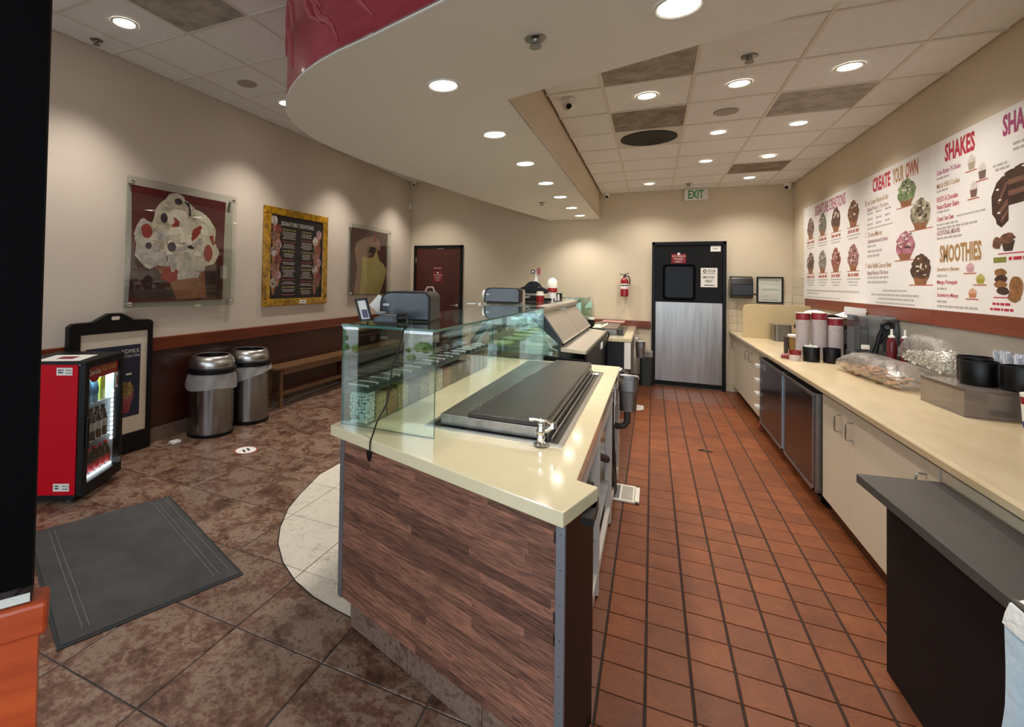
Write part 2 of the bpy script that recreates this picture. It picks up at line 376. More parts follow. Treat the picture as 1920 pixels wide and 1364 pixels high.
# ---------------------------------------------------------------- walls
b = MB(); b.box(XL-.15, XL, -1.1, YB+.15, -.06, ZH+.2); wl = b.o('wall_left', m_wall_l, kind='structure', label='beige left wall with cherry wainscot')
b = MB(); b.box(XL, XR, YB, YB+.15, -.06, ZH+.2); wb = b.o('wall_back', m_wall, kind='structure', label='beige back wall with two doors')
b = MB(); b.box(XR, XR+.15, -1.1, YB+.15, -.06, ZH+.2); wr = b.o('wall_right', m_wall, kind='structure', label='beige right wall behind the menu boards')
b = MB(); b.box(XL, XR, -1.1, -.98, 2.72, ZH+.2); wf = b.o('wall_front', m_wall, kind='structure')
b = MB()
b.box(-2.98, -2.45, -1.09, -1.0, 0, 2.72)  # unseen wide post, added for the dark band mirrored in the counter glass
for x in (XL+.03, -1.4, .1, 1.2, XR-.03): b.box(x-.03, x+.03, -1.09, -1.0, 0, 2.72)
b.o('window_1', m_blackm, kind='structure', label='black shopfront mullions, one widened for a dark band in the glass reflection')
# wainscot and rails, left wall and back wall
b = MB(); b.box(XL, XL+.016, .6, YB, .13, .83); wl_w = b.o('trim_2', m_cherry_d, kind='structure', label='cherry wainscot panelling')
b = MB(); b.box(XL, XL+.034, .6, YB, .825, .945, bev=.006); b.o('trim_3', m_cherry, kind='structure', label='cherry cap rail')
b = MB(); b.box(XL, XL+.018, .6, YB, 0, .13)
wl_base = b.o('baseboard_left', m_plinth, kind='structure')
for (x0, x1) in ((-3.04, -.02), (-4.06, -4.03)):
    b = MB(); b.box(x0, x1, YB-.03, YB, .835, .945, bev=.005); b.o('trim_4', m_cherry, kind='structure')
b = MB(); b.box(-3.04, -.02, YB-.015, YB, 0, .13); b.o('baseboard_back', m_plinth, kind='structure')
# small wall tiles by the hand sink corner
me_wt = tile_mesh('wall_tile', .104, .104, .012, .0015, mat('glazed_wall_tile', '#d2c7b0', .18, rnd=.03))
for i in range(7):
    for j in range(5): piece('wall_tile', me_wt, wb, (1.04+i*.107, YB-.008, .86+.054+j*.107), (PI/2, 0, 0))
for i in range(5):
    for j in range(8): piece('wall_tile', me_wt, wr, (XR-.008, YB-.062-i*.107, .86+.054+j*.107), (PI/2, 0, -PI/2))
# right wall: brown strip and grey backsplash under the menu
for y0, y1 in ((4.492, 7.57), (1.2, 4.486)):
    b = MB(); b.box(XR-.014, XR, y0, y1, 1.258, 1.362, bev=.002); b.o('trim_1', m_strip, kind='structure')
b = MB(); b.box(XR-.006, XR, 1.2, 7.57, .86, 1.258); b.o('trim_5', mat('grey_backsplash', '#a39c92', .3, metal=.35, var=.12, vs=4, scale=(1, .4, 3)), kind='structure')

# ---------------------------------------------------------------- ceilings and soffit
b = MB(); b.box(XL, XR, -1.0, YB, ZH+.03, ZH+.18); b.box(-.74, XR, 2.3, YB, ZC+.03, ZC+.1)
ceil = b.o('ceiling', m_grid, kind='structure', label='suspended ceiling of white panels in a metal grid')
gx = [-.74, -.335, .247, .832, 1.417, XR]; gy = [2.37] + [2.545 + .5855*k for k in range(10)] + [YB]
hx = [XL] + [-3.80 + .605*k for k in range(7)]; hy = [-.95] + [-.367 + .5855*k for k in range(15)] + [YB]
vent = {(1, 2): m_dusty, (1, 4): m_dusty_b, (1, 5): m_grid, (3, 4): m_dusty, (3, 8): m_dusty_b}
ventl = {(2, 5): m_dusty}
cache = {}
def panels(gx, gy, z, special, skip):
    for i in range(len(gx)-1):
        for j in range(len(gy)-1):
            if skip(gx[i], gx[i+1], gy[j], gy[j+1]): continue
            w, l = gx[i+1]-gx[i]-.02, gy[j+1]-gy[j]-.02; m = special.get((i, j), m_tile_c); k = (round(w, 3), round(l, 3), m.name)
            nm = 'ceiling_panel' if m is m_tile_c else 'dusty_vent_panel' if m is not m_grid else 'vent_panel'
            if k not in cache:
                b = MB(); b.box(-w/2, w/2, -l/2, l/2, 0, .012); me = bpy.data.meshes.new(nm); b.b.to_mesh(me); b.b.free(); me.materials.append(m); cache[k] = me
            o = piece(nm, cache[k], ceil, ((gx[i]+gx[i+1])/2, (gy[j]+gy[j+1])/2, z + random.uniform(.001, .004)))
            if m is not m_tile_c: o['label'] = 'panel grey with dust' if m is not m_grid else 'panel around the round vent'
    for x in gx[1:-1]:
        if gx is hx and x > -1.3: continue
        b = MB(); b.box(x-.011, x+.011, gy[0], gy[-1], z-.002, z+.02); b.o('grid_bar', m_grid, ceil)
    for y in gy[1:-1]:
        b = MB(); b.box(gx[0], gx[-1], y-.011, y+.011, z-.0035, z+.02); b.o('grid_bar', m_grid, ceil)
panels(gx, gy, ZC, vent, lambda a, b_, c, d: False)
panels(hx, hy, ZH, ventl, lambda a, b_, c, d: a > -1.0 or c < .2)
b = MB(); b.lathe([(0, 0), (.2, 0), (.235, -.006), (.25, -.004), (.25, .004)], (-.045, 5.18, ZC-.004), 32); o = b.o('round_vent_throat', m_dark, ceil)
# soffit: flat underside, curved red fascia, beige inner fascia
crv = [(XR, .83), (.5, 1.25), (-.2, 1.478), (-.689, 1.635), (-1.076, 1.759), (-1.30, 1.822), (-1.432, 1.870), (-1.56, 1.93), (-1.66, 1.989), (-1.76, 2.06), (-1.841, 2.128), (-1.925, 2.205), (-1.998, 2.290), (-2.075, 2.39), (-2.136, 2.50), (-2.20, 2.66), (-2.247, 2.84), (-2.268, 2.98), (-2.275, 3.12), (-2.272, 3.4), (-2.256, 3.731), (-2.21, 4.15), (-2.144, 4.621), (-2.065, 5.2), (-1.972, 5.85), (-1.80, 6.85), (-1.54, YB)]
inn = [(-.76, YB), (-.755, 5.5), (-.75, 2.676), (.2, 2.36), (.62, 2.2), (1.0, 2.06), (XR, 1.8)]
b = MB(); b.prism(crv + inn, 2.53, 2.55); sof = b.o('soffit', m_soffit, kind='structure', label='curved dropped soffit over the service counter')
b = MB(); n = len(crv)
b.add([(x, y, z) for z in (2.535, ZH+.03) for x, y in crv], [(i, i+1, n+i+1, n+i) for i in range(n-1)], 0, True)
m_fas = mat('red_graphic_print', '#8a1c30', .35, col2='#b3414f', vs=1.6, scale=(1, 1, 3), detail=6, coat=.3)
b.o('curved_fascia', m_fas, sof, label='red graphic fascia')
b = MB(); b.tube([(x, y, 2.535) for x, y in crv], .006, 6); b.o('edge_bead', m_white, sof)
b = MB(); n = len(inn); b.add([(x, y, z) for z in (2.535, ZH+.03) for x, y in inn], [(i, i+1, n+i+1, n+i) for i in range(n-1)]); b.o('inner_fascia', m_wall, sof)
# swirl print on the fascia
rg = random.Random(3)
b = MB()
for k in range(26):
    i = rg.randint(2, 17); p, q = V((*crv[i], 0)), V((*crv[i+1], 0)); d = (q-p).normalized(); nn = V((d.y, -d.x, 0))
    if nn.dot(V((-1.2, 3.2, 0)) - p) > 0: nn = -nn
    z = rg.uniform(2.56, 3.1); pts = []
    for t in range(7):
        j = min(len(crv)-2, i + t//3); w = (t % 3)/3; c = V((*crv[j], 0)).lerp(V((*crv[j+1], 0)), w)
        pts.append(tuple(c + nn*.003 + V((0, 0, z + t*.06 + .03*math.sin(t*1.3+k)))))
    b.tube(pts, [.004 + .012*math.sin(PI*u/6) for u in range(7)], 5)
b.o('fascia_swirl_print', mat('pink_swirl_print', '#b85a62', .4, var=.1), sof)
b = MB(); b.box(-1.62, -1.2, 5.42, 5.425, 2.5285, 2.531); b.o('tape_seam', m_soffit, sof)
# ---------------------------------------------------------------- ceiling fittings
def downlight(x, y, z, label, group, watts=LAMP, r=.088, warm=(1, .935, .85), spot=2.3):
    t = T('recessed_downlight', label, 'ceiling light', (x, y, z), group=group)
    b = MB(); b.lathe([(r*.80, -.001), (r*.84, -.003), (r*.9, -.006), (r*1.02, -.006), (r*1.06, .0)], (0, 0, 0), 28, caps=False); b.o('trim_ring', m_white, t, local=True)
    b = MB(); b.lathe([(0, -.0015), (r*.5, -.0012), (r*.82, -.001)], (0, 0, 0), 28); b.o('lens', m_bulb, t, local=True)
    l = bpy.data.lights.new('lamp', 'SPOT'); l.energy = watts; l.color = warm; l.spot_size = spot; l.spot_blend = .8; l.shadow_soft_size = .06
    o = bpy.data.objects.new('lamp', l); COL.objects.link(o); o.parent = t; o.location = (0, 0, -.03)
    return t
ORD = ['first', 'second', 'third', 'fourth', 'fifth', 'sixth', 'seventh', 'eighth']
for k, y in enumerate((2.353, 3.279, 4.186, 5.09, 5.96, 6.874, 7.70)):
    downlight(-1.005, y, 2.53, 'round downlight in the soffit row over the counter, %s from the red fascia' % ORD[k], 'soffit downlights', watts=LAMP*.8)
downlight(.08, 2.01, 2.53, 'large round downlight at the top edge, nearest in the soffit', 'soffit downlights')
for k, y in enumerate((3.96, 5.17, 6.37, 7.54)): downlight(1.135, y, ZC, 'ceiling downlight in the row beside the menu wall, %s from the front' % ORD[k], 'kitchen ceiling downlights', r=.075)
for k, y in enumerate((4.006, 5.21, 6.373)): downlight(.541, y, ZC, 'ceiling downlight in the middle kitchen row, %s from the front' % ORD[k], 'kitchen ceiling downlights', r=.075)
downlight(-.048, 4.011, ZC, 'ceiling downlight between the two dusty vents near the soffit', 'kitchen ceiling downlights', r=.075)
downlight(-.052, 7.553, ZC, 'ceiling downlight left of the exit sign', 'kitchen ceiling downlights', r=.075)
for k, (y, s) in enumerate(((2.268, 'above the large sundae poster, near the black post'), (4.006, 'half hidden at the tip of the red fascia'), (5.75, 'behind the soffit above the gold framed menu'), (7.45, 'behind the soffit in the back left corner'))):
    downlight(-3.5, y, ZH, 'ceiling downlight along the left wall, ' + s, 'left wall downlights', watts=LAMP*1.7, r=.085, spot=1.75)
def sprinkler(x, y, z, label):
    t = T('sprinkler_head', label, 'sprinkler', (x, y, z), group='fire sprinklers')
    b = MB(); b.lathe([(.045, 0), (.042, -.005), (.016, -.007), (.012, -.018), (.008, -.022)], (0, 0, 0), 18); b.o('escutcheon', m_steel_d, t, local=True)
    b = MB(); b.lathe([(.0, -.036), (.026, -.036), (.026, -.039), (0, -.04)], (0, 0, 0), 14)
    for s in (-1, 1): b.tube([(s*.012, 0, -.018), (s*.018, 0, -.028), (s*.006, 0, -.036)], .003, 6)
    b.o('deflector', m_steel_d, t, local=True)
sprinkler(-.454, 2.042, 2.53, 'chrome sprinkler on the wide front of the soffit')
sprinkler(-1.292, 6.302, 2.53, 'chrome sprinkler at the far end of the soffit')
sprinkler(.532, 3.553, ZC, 'chrome sprinkler in front of the middle kitchen downlights')
sprinkler(.448, 7.72, ZC, 'chrome sprinkler just above the exit sign')
sprinkler(-3.954, 2.346, ZH, 'chrome sprinkler beside the left wall ceiling light')
def speaker_grille(x, y, z, label):
    b = MB(); b.lathe([(0, -.004), (.075, -.004), (.085, -.006), (.09, -.001), (.09, .0)], (x, y, z), 28)
    b.o('ceiling_speaker', mat('speaker_mesh', '#a59d94', .8, var=.15, vs=400), None, label, 'speaker', 'ceiling speakers')
speaker_grille(.533, 4.62, ZC, 'round ceiling speaker grille between kitchen lights')
speaker_grille(-3.497, 3.454, ZH, 'round ceiling speaker grille left of the red fascia')
def camera_dome(x, y, z, label, az):
    t = T('security_camera', label, 'camera', (x, y, z), az, 'security cameras')
    b = MB(); b.lathe([(.05, 0), (.05, -.03), (.044, -.04), (.038, -.042)], (0, 0, 0), 18); b.o('mount', m_white, t, local=True)
    b = MB(); b.ball((0, 0, -.055), .04, sub=2); b.o('ball_housing', m_white, t, local=True)
    b = MB(); b.cyl((0, -.028, -.068), .02, -.02, 14, axis='y'); b.o('camera_lens', m_black, t, local=True)
camera_dome(-.60, 3.86, ZC, 'white dome camera on the kitchen ceiling by the soffit end', .3)
camera_dome(-.66, 8.1, ZC, 'small white camera where soffit meets back wall', .2)
camera_dome(1.66, 8.1, ZC, 'white camera in the ceiling corner above the menu', -.5)
camera_dome(-4.02, 8.1, ZH, 'white camera in the far left ceiling corner', .5)
# exit sign
t = T('exit_sign', 'white exit sign with green letters under the ceiling', 'sign', (.572, YB-.03, 2.75))
b = MB(); b.box(-.155, .155, -.03, .027, 0, .165, bev=.006); b.o('housing', m_white, t, local=True)
b = MB(); b.box(-.05, .05, -.02, .02, .165, .17); b.o('ceiling_bracket', m_white, t, local=True)
b = MB(); b.text('EXIT', -.105, .022, .20, .125, (V((0, -.031, 0)), V((1, 0, 0)), V((0, 0, 1)), V((0, -1, 0))), .0005, bold=.02); b.o('exit_lettering', m_green, t, local=True)
b = MB(); b.box(XL+.0, XL+.035, YB-.13, YB-.06, 2.82, 2.93, bev=.008); b.o('motion_sensor', m_white, None, 'small white motion sensor high in the back left corner', 'sensor')

# ---------------------------------------------------------------- doors on the back wall
d = T('door_1', 'dark red wooden door with black frame in the back left corner', 'door', (-3.54, YB, 0), kind='structure')
b = MB(); b.box(-3.975, -3.10, YB-.02, YB, .005, 2.105); b.o('door_leaf', mat('red_door', '#481c10', .4, var=.05, vs=3), d)
b = MB()
for x0, x1 in ((-4.02, -3.972), (-3.108, -3.06)): b.box(x0, x1, YB-.035, YB, 0, 2.15)
b.box(-4.02, -3.06, YB-.035, YB, 2.102, 2.15); b.o('door_frame', m_black, d)
h = MB(); h.lathe([(.034, 0), (.034, -.012), (.014, -.016), (.014, -.05)], (-3.175, YB-.02, 1.07), 14, axis='y'); h.tube([(-3.175, YB-.068, 1.07), (-3.22, YB-.07, 1.07), (-3.28, YB-.066, 1.068)], .009); h.o('door_handle', m_steel, d)
b = MB(); f = off(FB, .0205); b.rect(-3.62, -3.46, 1.72, 1.755, f); b.rect(-3.635, -3.445, 1.48, 1.68, f); b.o('restroom_plaque', m_red, d)
b = MB(); f = off(FB, .0215); b.text('Restrooms', -3.61, 1.725, .14, .024, f); b.flat(ell(-3.54, 1.65, .018, .018), f)
for k, s in enumerate(('ICE CREAM', 'MAKERS', 'ONLY')): b.text(s, -3.54-(.08, .06, .04)[k], 1.595-k*.045, (.16, .12, .08)[k], .026, f)
b.o('plaque_lettering', m_inkw, d)
b = MB()
for z in (1.83, .3): b.box(-3.98, -3.968, YB-.045, YB-.02, z, z+.1)
b.o('hinge', m_steel, d)
b = MB(); b.box(-3.55, -3.43, YB-.03, YB-.02, 2.085, 2.095); b.o('strike_plate', m_steel, d)
d = T('door_2', 'black kitchen door with steel kick plate and small window', 'door', (.475, YB, 0), kind='structure')
b = MB(); b.box(.035, .92, YB-.02, YB, .01, 2.10); b.o('door_leaf', mat('black_door', '#070709', .5, spec=.25), d)
b = MB()
for x0, x1 in ((-.006, .04), (.915, .96)): b.box(x0, x1, YB-.045, YB, 0, 2.145, bev=.005)
b.box(-.006, .96, YB-.045, YB, 2.095, 2.145, bev=.005); b.o('door_frame', m_black, d)
b = MB(); b.box(.047, .912, YB-.026, YB-.02, .075, 1.247); b.o('kick_plate', m_steelp, d, label='brushed steel lower half of the door')
b = MB()
for x in (.06, .48, .9):
    for z in (.09, .66, 1.235): b.cyl((x, YB-.0265, z), .006, -.002, 8, axis='y')
b.o('screw_heads', m_steel_d, d)
b = MB(); b.prism(rrect(.14, .575, 1.28, 1.81, .05), YB-.03, YB-.018, ax='y'); w = b.o('window_gasket', m_blackm, d)
b = MB(); b.prism(rrect(.175, .54, 1.315, 1.775, .03), YB-.033, YB-.0285, ax='y'); b.o('pane', mat('dark_window', '#060607', .15, spec=.1), w)
f = off(FB, .0205)
b = MB(); b.rect(.256, .448, 1.826, 1.965, f); b.flat(ell(.352, 1.965, .02, .02), f, .0005, 1)
for k, s in enumerate(('ICE CREAM', 'MAKERS', 'ONLY')): b.text(s, .352-(.085, .06, .045)[k], 1.918-k*.04, (.17, .12, .09)[k], .024, f, .001, 1)
b.o('red_plaque', [m_red, m_inkw], d, label='red plaque with white lettering')
b = MB(); b.rect(.640, .850, 1.478, 1.758, f); b.flat(ell(.69, 1.712, .022, .026), f, .0005, 1); b.flat(ell(.69, 1.712, .011, .013), f, .001); b.text('STOP', .725, 1.69, .10, .042, f, .001, 1, .02)
b.rect(.66, .83, 1.672, 1.678, f, .001, 1); b.text('EMPLOYEES', .665, 1.605, .15, .034, f, .001, 1, .015); b.text('ONLY', .695, 1.545, .095, .042, f, .001, 1, .02); b.rect(.685, .81, 1.503, 1.514, f, .001, 1)
b.o('stop_notice', [m_paper, m_ink], d, label='white stop employees only notice')
b = MB(); b.rect(.762, .889, 1.996, 2.082, f); b.greek(.79, .86, 2.035, .01, f, .001, 1); b.o('door_label', [m_paper, m_ink], d)
# fire extinguisher
t = T('fire_extinguisher', 'red fire extinguisher hanging on the back wall left of the black door', 'extinguisher', (-.388, YB-.075, 1.31))
b = MB(); b.lathe([(.05, 0), (.058, .01), (.058, .235), (.05, .265), (.028, .285), (.02, .3)], seg=20); cyl = b.o('cylinder', m_redp, t, local=True)
b = MB(); b.lathe([(.0588, .12), (.0588, .2)], seg=20); b.o('paper_label', m_paper, cyl, local=True)
b = MB(); b.lathe([(.0592, .165), (.0592, .18)], seg=20); b.o('black_band', m_black, cyl, local=True)
b = MB(); b.cyl((0, 0, .3), .017, .025, 12); b.bar((-.01, -.02, .335), (.06, -.03, .36), .018, .01); b.bar((-.07, -.01, .348), (.02, -.01, .33), .018, .01); b.o('valve_handle', m_black, t, local=True)
b = MB(); b.tube([(.015, -.01, .32), (.06, -.02, .31), (.075, -.02, .26), (.072, -.01, .19)], .008); b.o('hose', m_black, t, local=True)
b = MB(); b.box(-.02, .02, .056, .075, .05, .3); b.o('wall_bracket', m_black, t, local=True)

# ---------------------------------------------------------------- left wall pictures
m_maroon = mat('maroon_print', '#57131a', .45, var=.12, vs=3, coat=.1)
m_maroon_d = mat('dark_brown_print', '#35191a', .45, var=.15, vs=2)
m_creamp = mat('cream_print', '#dfd5c0', .5, col2='#b8a78f', vs=9, detail=8)
m_creamp2 = mat('icecream_grey_print', '#a99c94', .5, col2='#cfc3b4', vs=18, detail=8)
m_straw = mat('strawberry_print', '#781d1a', .5, col2='#933024', vs=40)
m_berry = mat('blueberry_print', '#2a1f2b', .5)
m_waffle = mat('waffle_print', '#7c4a35', .5, col2='#94623f', vs=12, detail=6)
def standoff(parent, y, z):
    b = MB(); b.lathe([(.016, 0), (.016, .045), (.02, .046), (.02, .056), (.012, .06)], (XL, y, z), 14, axis='x'); b.o('standoff_bolt', m_chrome, parent)
def acrylic_poster(label, y0, y1, z0, z1, paint):
    t = T('acrylic_poster_panel', label, 'poster', (XL, (y0+y1)/2, z0), group='acrylic poster panels')
    b = MB(); b.box(XL+.046, XL+.052, y0, y1, z0, z1, bev=.001); b.o('acrylic_sheet', m_clear, t)
    b = MB(); b.box(XL+.036, XL+.040, y0, y1, z0, z1, bev=.001); b.o('acrylic_sheet', m_clear, t)
    for y in (y0+.05, y1-.05):
        for z in (z0+.05, z1-.05): standoff(t, y, z)
    paint(t)
def bowed(b, y0, y1, z0, z1, bow, m, d, n=10):
    """sheet of paper with slightly curled-in sides"""
    L = [(y0 + bow*math.sin(PI*i/n), z0 + (z1-z0)*i/n) for i in range(n+1)]; R = [(y1 - bow*.5*math.sin(PI*i/n) + bow*.8*(i/n), z0 + (z1-z0)*i/n) for i in range(n+1)]
    b.add([(XL+d, y, z) for y, z in L + R], [(i, i+1, n+2+i, n+1+i) for i in range(n)], m)
def paint1(t):
    b = MB(); bowed(b, 2.73, 3.745, 1.27, 2.287, .015, 0, .042); sh = b.o('printed_sheet', m_maroon, t)
    f = off(FL, .0425); rg = random.Random(5)
    def pr(name, m, polys):
        b = MB()
        for k, p in enumerate(polys): b.flat(p, f, .0006*pr.n + .00005*k)
        pr.n += 1; b.o(name, m, sh)
    pr.n = 0
    pr('wood_table_print', m_maroon_d, [[(2.745, 1.30), (3.73, 1.30), (3.735, 1.62), (2.745, 1.74)]])
    pr('waffle_cone_print', m_waffle, [[(3.10, 1.50), (3.50, 1.62), (3.54, 1.30), (3.20, 1.28)], [(2.80, 1.78), (3.2, 1.6), (3.3, 1.42), (3.05, 1.5)]])
    pr('ice_cream_print', m_creamp2, [blob(2.94, 1.78, .17, .20, .1, 26, rg), blob(3.30, 1.66, .22, .19, .1, 26, rg), blob(2.87, 1.90, .1, .1, .15, 18, rg)])
    pr('whipped_cream_print', m_creamp, [blob(3.18, 1.98, .24, .27, .08, 30, rg), blob(3.42, 1.92, .22, .23, .09, 28, rg), blob(3.54, 1.74, .13, .13, .12, 22, rg), blob(3.17, 2.20, .11, .08, .12, 18, rg), blob(3.10, 1.86, .2, .14, .1, 22, rg)])
    cr_ = [blob(3.18 + .2*math.cos(a) + rg.uniform(-.06, .06), 1.97 + .2*math.sin(a) + rg.uniform(-.06, .06), rg.uniform(.02, .06), rg.uniform(.012, .035), .25, 12, rg) for a in [rg.uniform(0, 6.3) for _ in range(34)]]
    gr_ = [blob(rg.uniform(2.82, 3.48), rg.uniform(1.55, 1.95), rg.uniform(.02, .06), rg.uniform(.012, .04), .3, 12, rg) for _ in range(34)]
    pr('tan_shadow_print', mat('tan_shadow_print', '#9a8671', .5, col2='#c7b8a0', vs=20), cr_)
    pr('grey_shadow_print', mat('grey_shadow_print', '#8f8580', .5, col2='#b8aca2', vs=20), gr_)
    pr('cream_light_print', mat('cream_light_print', '#ddd3bf', .5, col2='#c9bca6', vs=25), [blob(rg.uniform(3.0, 3.5), rg.uniform(1.72, 2.1), rg.uniform(.03, .08), rg.uniform(.02, .05), .25, 14, rg) for _ in range(22)])
    pr('strawberry_print', m_straw, [[(3.13, 1.96), (3.20, 1.97), (3.215, 2.08), (3.18, 2.135), (3.145, 2.06)], [(3.32, 1.82), (3.40, 1.88), (3.48, 1.98), (3.44, 2.01), (3.36, 1.96)], blob(3.545, 1.74, .055, .085, .06, 18, rg), [(3.55, 1.91), (3.6, 1.93), (3.62, 1.84), (3.6, 1.82)], blob(2.88, 1.90, .055, .06, .1, 14, rg), blob(3.12, 1.52, .09, .07, .2, 16, rg)])
    pr('blueberry_print', m_berry, [ell(3.19, 2.207, .042, .03), ell(3.045, 2.035, .036, .045), ell(3.13, 1.775, .045, .045), [(3.25, 2.22), (3.31, 2.21), (3.335, 2.09), (3.31, 2.08), (3.3, 2.17)], ell(2.90, 1.77, .03, .03)])
acrylic_poster('large acrylic panel with sundae poster above the easel sign', 2.69, 3.90, 1.21, 2.36, paint1)
def paint3(t):
    b = MB(); bowed(b, 6.12, 7.20, 1.27, 2.285, .012, 0, .042); sh = b.o('printed_sheet', mat('brown_print', '#4a2420', .45, var=.15, vs=3), t)
    f = off(FL, .0425); rg = random.Random(9)
    b = MB(); b.flat([(6.22, 1.28), (6.36, 1.28), (6.45, 1.8), (6.8, 1.95), (6.98, 2.0), (6.95, 2.14), (6.75, 2.2), (6.5, 2.16), (6.27, 2.07), (6.21, 1.95), (6.3, 1.7)], f, .0004); b.o('hand_print', mat('hand_tone_print', '#8c6a55', .5, var=.12, vs=6), sh)
    b = MB(); b.flat([(6.36, 1.28), (6.98, 1.27), (7.1, 1.45), (7.2, 1.66), (7.1, 1.76), (6.95, 1.82), (6.86, 1.98), (6.75, 1.86), (6.43, 1.85), (6.42, 1.6)], f, .0009); b.o('yellow_slice_print', mat('pale_yellow_print', '#b3a065', .5, col2='#a08c50', vs=4), sh)
    b = MB(); b.flat([(6.62, 1.92), (6.83, 1.94), (6.84, 2.02), (6.66, 2.03)], f, .0013); b.o('shadow_print', m_maroon_d, sh)
    b = MB(); b.flat([(6.75, 2.12), (6.85, 2.11), (6.84, 2.26), (6.78, 2.25)], f, .0013); b.o('red_fruit_print', m_straw, sh)
acrylic_poster('acrylic panel with yellow slice poster, far end of left wall', 6.08, 7.34, 1.25, 2.345, paint3)
# gold framed menu
t = T('framed_menu_poster', 'gold patterned frame with black signature creations menu', 'poster', (XL, 4.95, 1.168))
m_gold = mat('gold_scroll_frame', '#b98a15', .32, col2='#6d4c06', vs=16, detail=2, coat=.4, bump=.4, bs=16)
for (y0, y1, z0, z1, nm) in ((4.34, 5.56, 2.262, 2.352, 'frame_rail'), (4.34, 5.56, 1.168, 1.254, 'frame_rail'), (4.34, 4.45, 1.254, 2.262, 'frame_stile'), (5.45, 5.56, 1.254, 2.262, 'frame_stile')):
    b = MB(); b.box(XL+.002, XL+.035, y0, y1, z0, z1, bev=.008); b.o(nm, m_gold, t)
b = MB(); b.box(XL+.004, XL+.02, 4.45, 5.45, 1.254, 2.262); sh = b.o('menu_sheet', mat('black_print', '#141011', .5), t)
f = off(FL, .0203); rg = random.Random(11)
b = MB(); b.text('SIGNATURE CREATIONS', 4.63, 2.145, .62, .05, f, .001); b.o('title_lettering', m_inkw, sh)
m_inkr = mat('maroon_print_ink', '#70303c', .7); m_inko = mat('olive_print_ink', '#7d7340', .7); m_inkp = mat('pale_print_ink', '#a89c92', .7)
cols = []
for c0, w in ((4.64, .28), (4.99, .26)):
    z = 2.105; k = 0; head = True; left = 0
    while z > 1.30:
        if left <= 0: cols.append((c0+.02, c0+w-.02, z-.016, .018, 'r' if k % 2 else 'o')); z -= .034; left = rg.randint(2, 5); k += 1
        else: ww = rg.uniform(.55, .95)*w; cols.append((c0+(w-ww)/2, c0+(w+ww)/2, z-.008, .0085, 'p')); z -= .019; left -= 1
        if left == 0: z -= .02
for key, m, nm in (('r', m_inkr, 'section_heading_print'), ('o', m_inko, 'section_heading_print'), ('p', m_inkp, 'small_print')):
    b = MB()
    for a, c, z, h, kk in cols:
        if kk == key: b.greek(a, c, z, h, f, .001, 0, rg)
    b.o(nm, m, sh, kind='stuff')
m_cn = [mat('cone_print_cream', '#c4b6ab', .6, col2='#4a342e', vs=22), mat('cone_print_pink', '#b08a88', .6, col2='#5c2f2f', vs=22), mat('cone_print_choc', '#8a6a58', .6, col2='#3a211a', vs=22), mat('cone_print_red', '#8d4a44', .6, col2='#4d201d', vs=20)]
for side, y0 in ((0, 4.54), (1, 5.33)):
    z = 2.19 - .1*side; k = 0
    while z > 1.40:
        y = y0 + (.045 if k % 2 else -.03) * (1 if side == 0 else -1) + .01*side
        b = MB(); b.flat([(y-.04, z-.02), (y-.015, z-.14), (y+.015, z-.14), (y+.04, z-.02)], f, .0010+.0003*(k % 2), 0); b.flat(blob(y, z, .058, .06, .08, 16, rg), f, .0018+.0002*(k % 2), 1)
        b.o('cone_print', [m_waffle, m_cn[(k*3+side) % 4]], sh); z -= .093; k += 1
b = MB(); b.rect(4.98, 5.11, 1.185, 1.232, off(FL, .036), .0005); b.greek(4.995, 5.09, 1.2, .018, off(FL, .036), .001, 1); b.o('price_tag', [m_paper, m_inkg], t, label='small white tag on the frame')

# ---------------------------------------------------------------- floor things on the left
t = T('easel_poster_sign', 'black easel sign with navy popcorn poster leaning on left wall', 'sign', (XL+.06, 2.585, 0))
x0 = XL+.045
b = MB()
outer = [(2.237, 0), (2.237, 1.10), (2.27, 1.125), (2.42, 1.128), (2.49, 1.165), (2.54, 1.19), (2.64, 1.19), (2.69, 1.165), (2.75, 1.128), (2.90, 1.122), (2.93, 1.10), (2.93, 0)]
for pts in ([(2.237, 1.03), (2.237, 1.10), (2.27, 1.125), (2.42, 1.128), (2.49, 1.165), (2.54, 1.19), (2.64, 1.19), (2.69, 1.165), (2.75, 1.128), (2.90, 1.122), (2.93, 1.10), (2.93, 1.03)], [(2.237, 0), (2.237, .17), (2.93, .17), (2.93, 0)], [(2.237, .17), (2.237, 1.03), (2.325, 1.03), (2.325, .17)], [(2.885, .17), (2.885, 1.03), (2.93, 1.03), (2.93, .17)]):
    b.prism(pts, x0, x0+.055, ax='x', bev=.006)
b.o('frame', m_black, t)
b = MB(); b.prism(rrect(2.555, 2.625, 1.135, 1.165, .014), x0+.0553, x0+.057, ax='x'); b.o('handle_slot', m_wall_l, t)
b = MB(); b.box(x0+.01, x0+.04, 2.325, 2.885, .17, 1.03); bd = b.o('backing_board', mat('cream_board', '#cfc3ae', .7), t)
f = (V((x0+.041, 0, 0)), V((0, 1, 0)), V((0, 0, 1)), V((1, 0, 0)))
b = MB(); b.rect(2.37, 2.825, .31, .915, f); sh = b.o('poster_sheet', mat('navy_print', '#1c1f38', .6), bd)
b = MB(); b.text('NDMILK', 2.66, .845, .155, .034, f, .001); b.o('poster_lettering', m_inkw, sh)
b = MB(); b.text('OF COLD STONE', 2.66, .81, .155, .02, f, .001); b.o('poster_lettering', m_inkw, sh)
b = MB(); b.greek(2.7, 2.75, .66, .016, f); b.o('small_print', m_inkw, sh, kind='stuff')
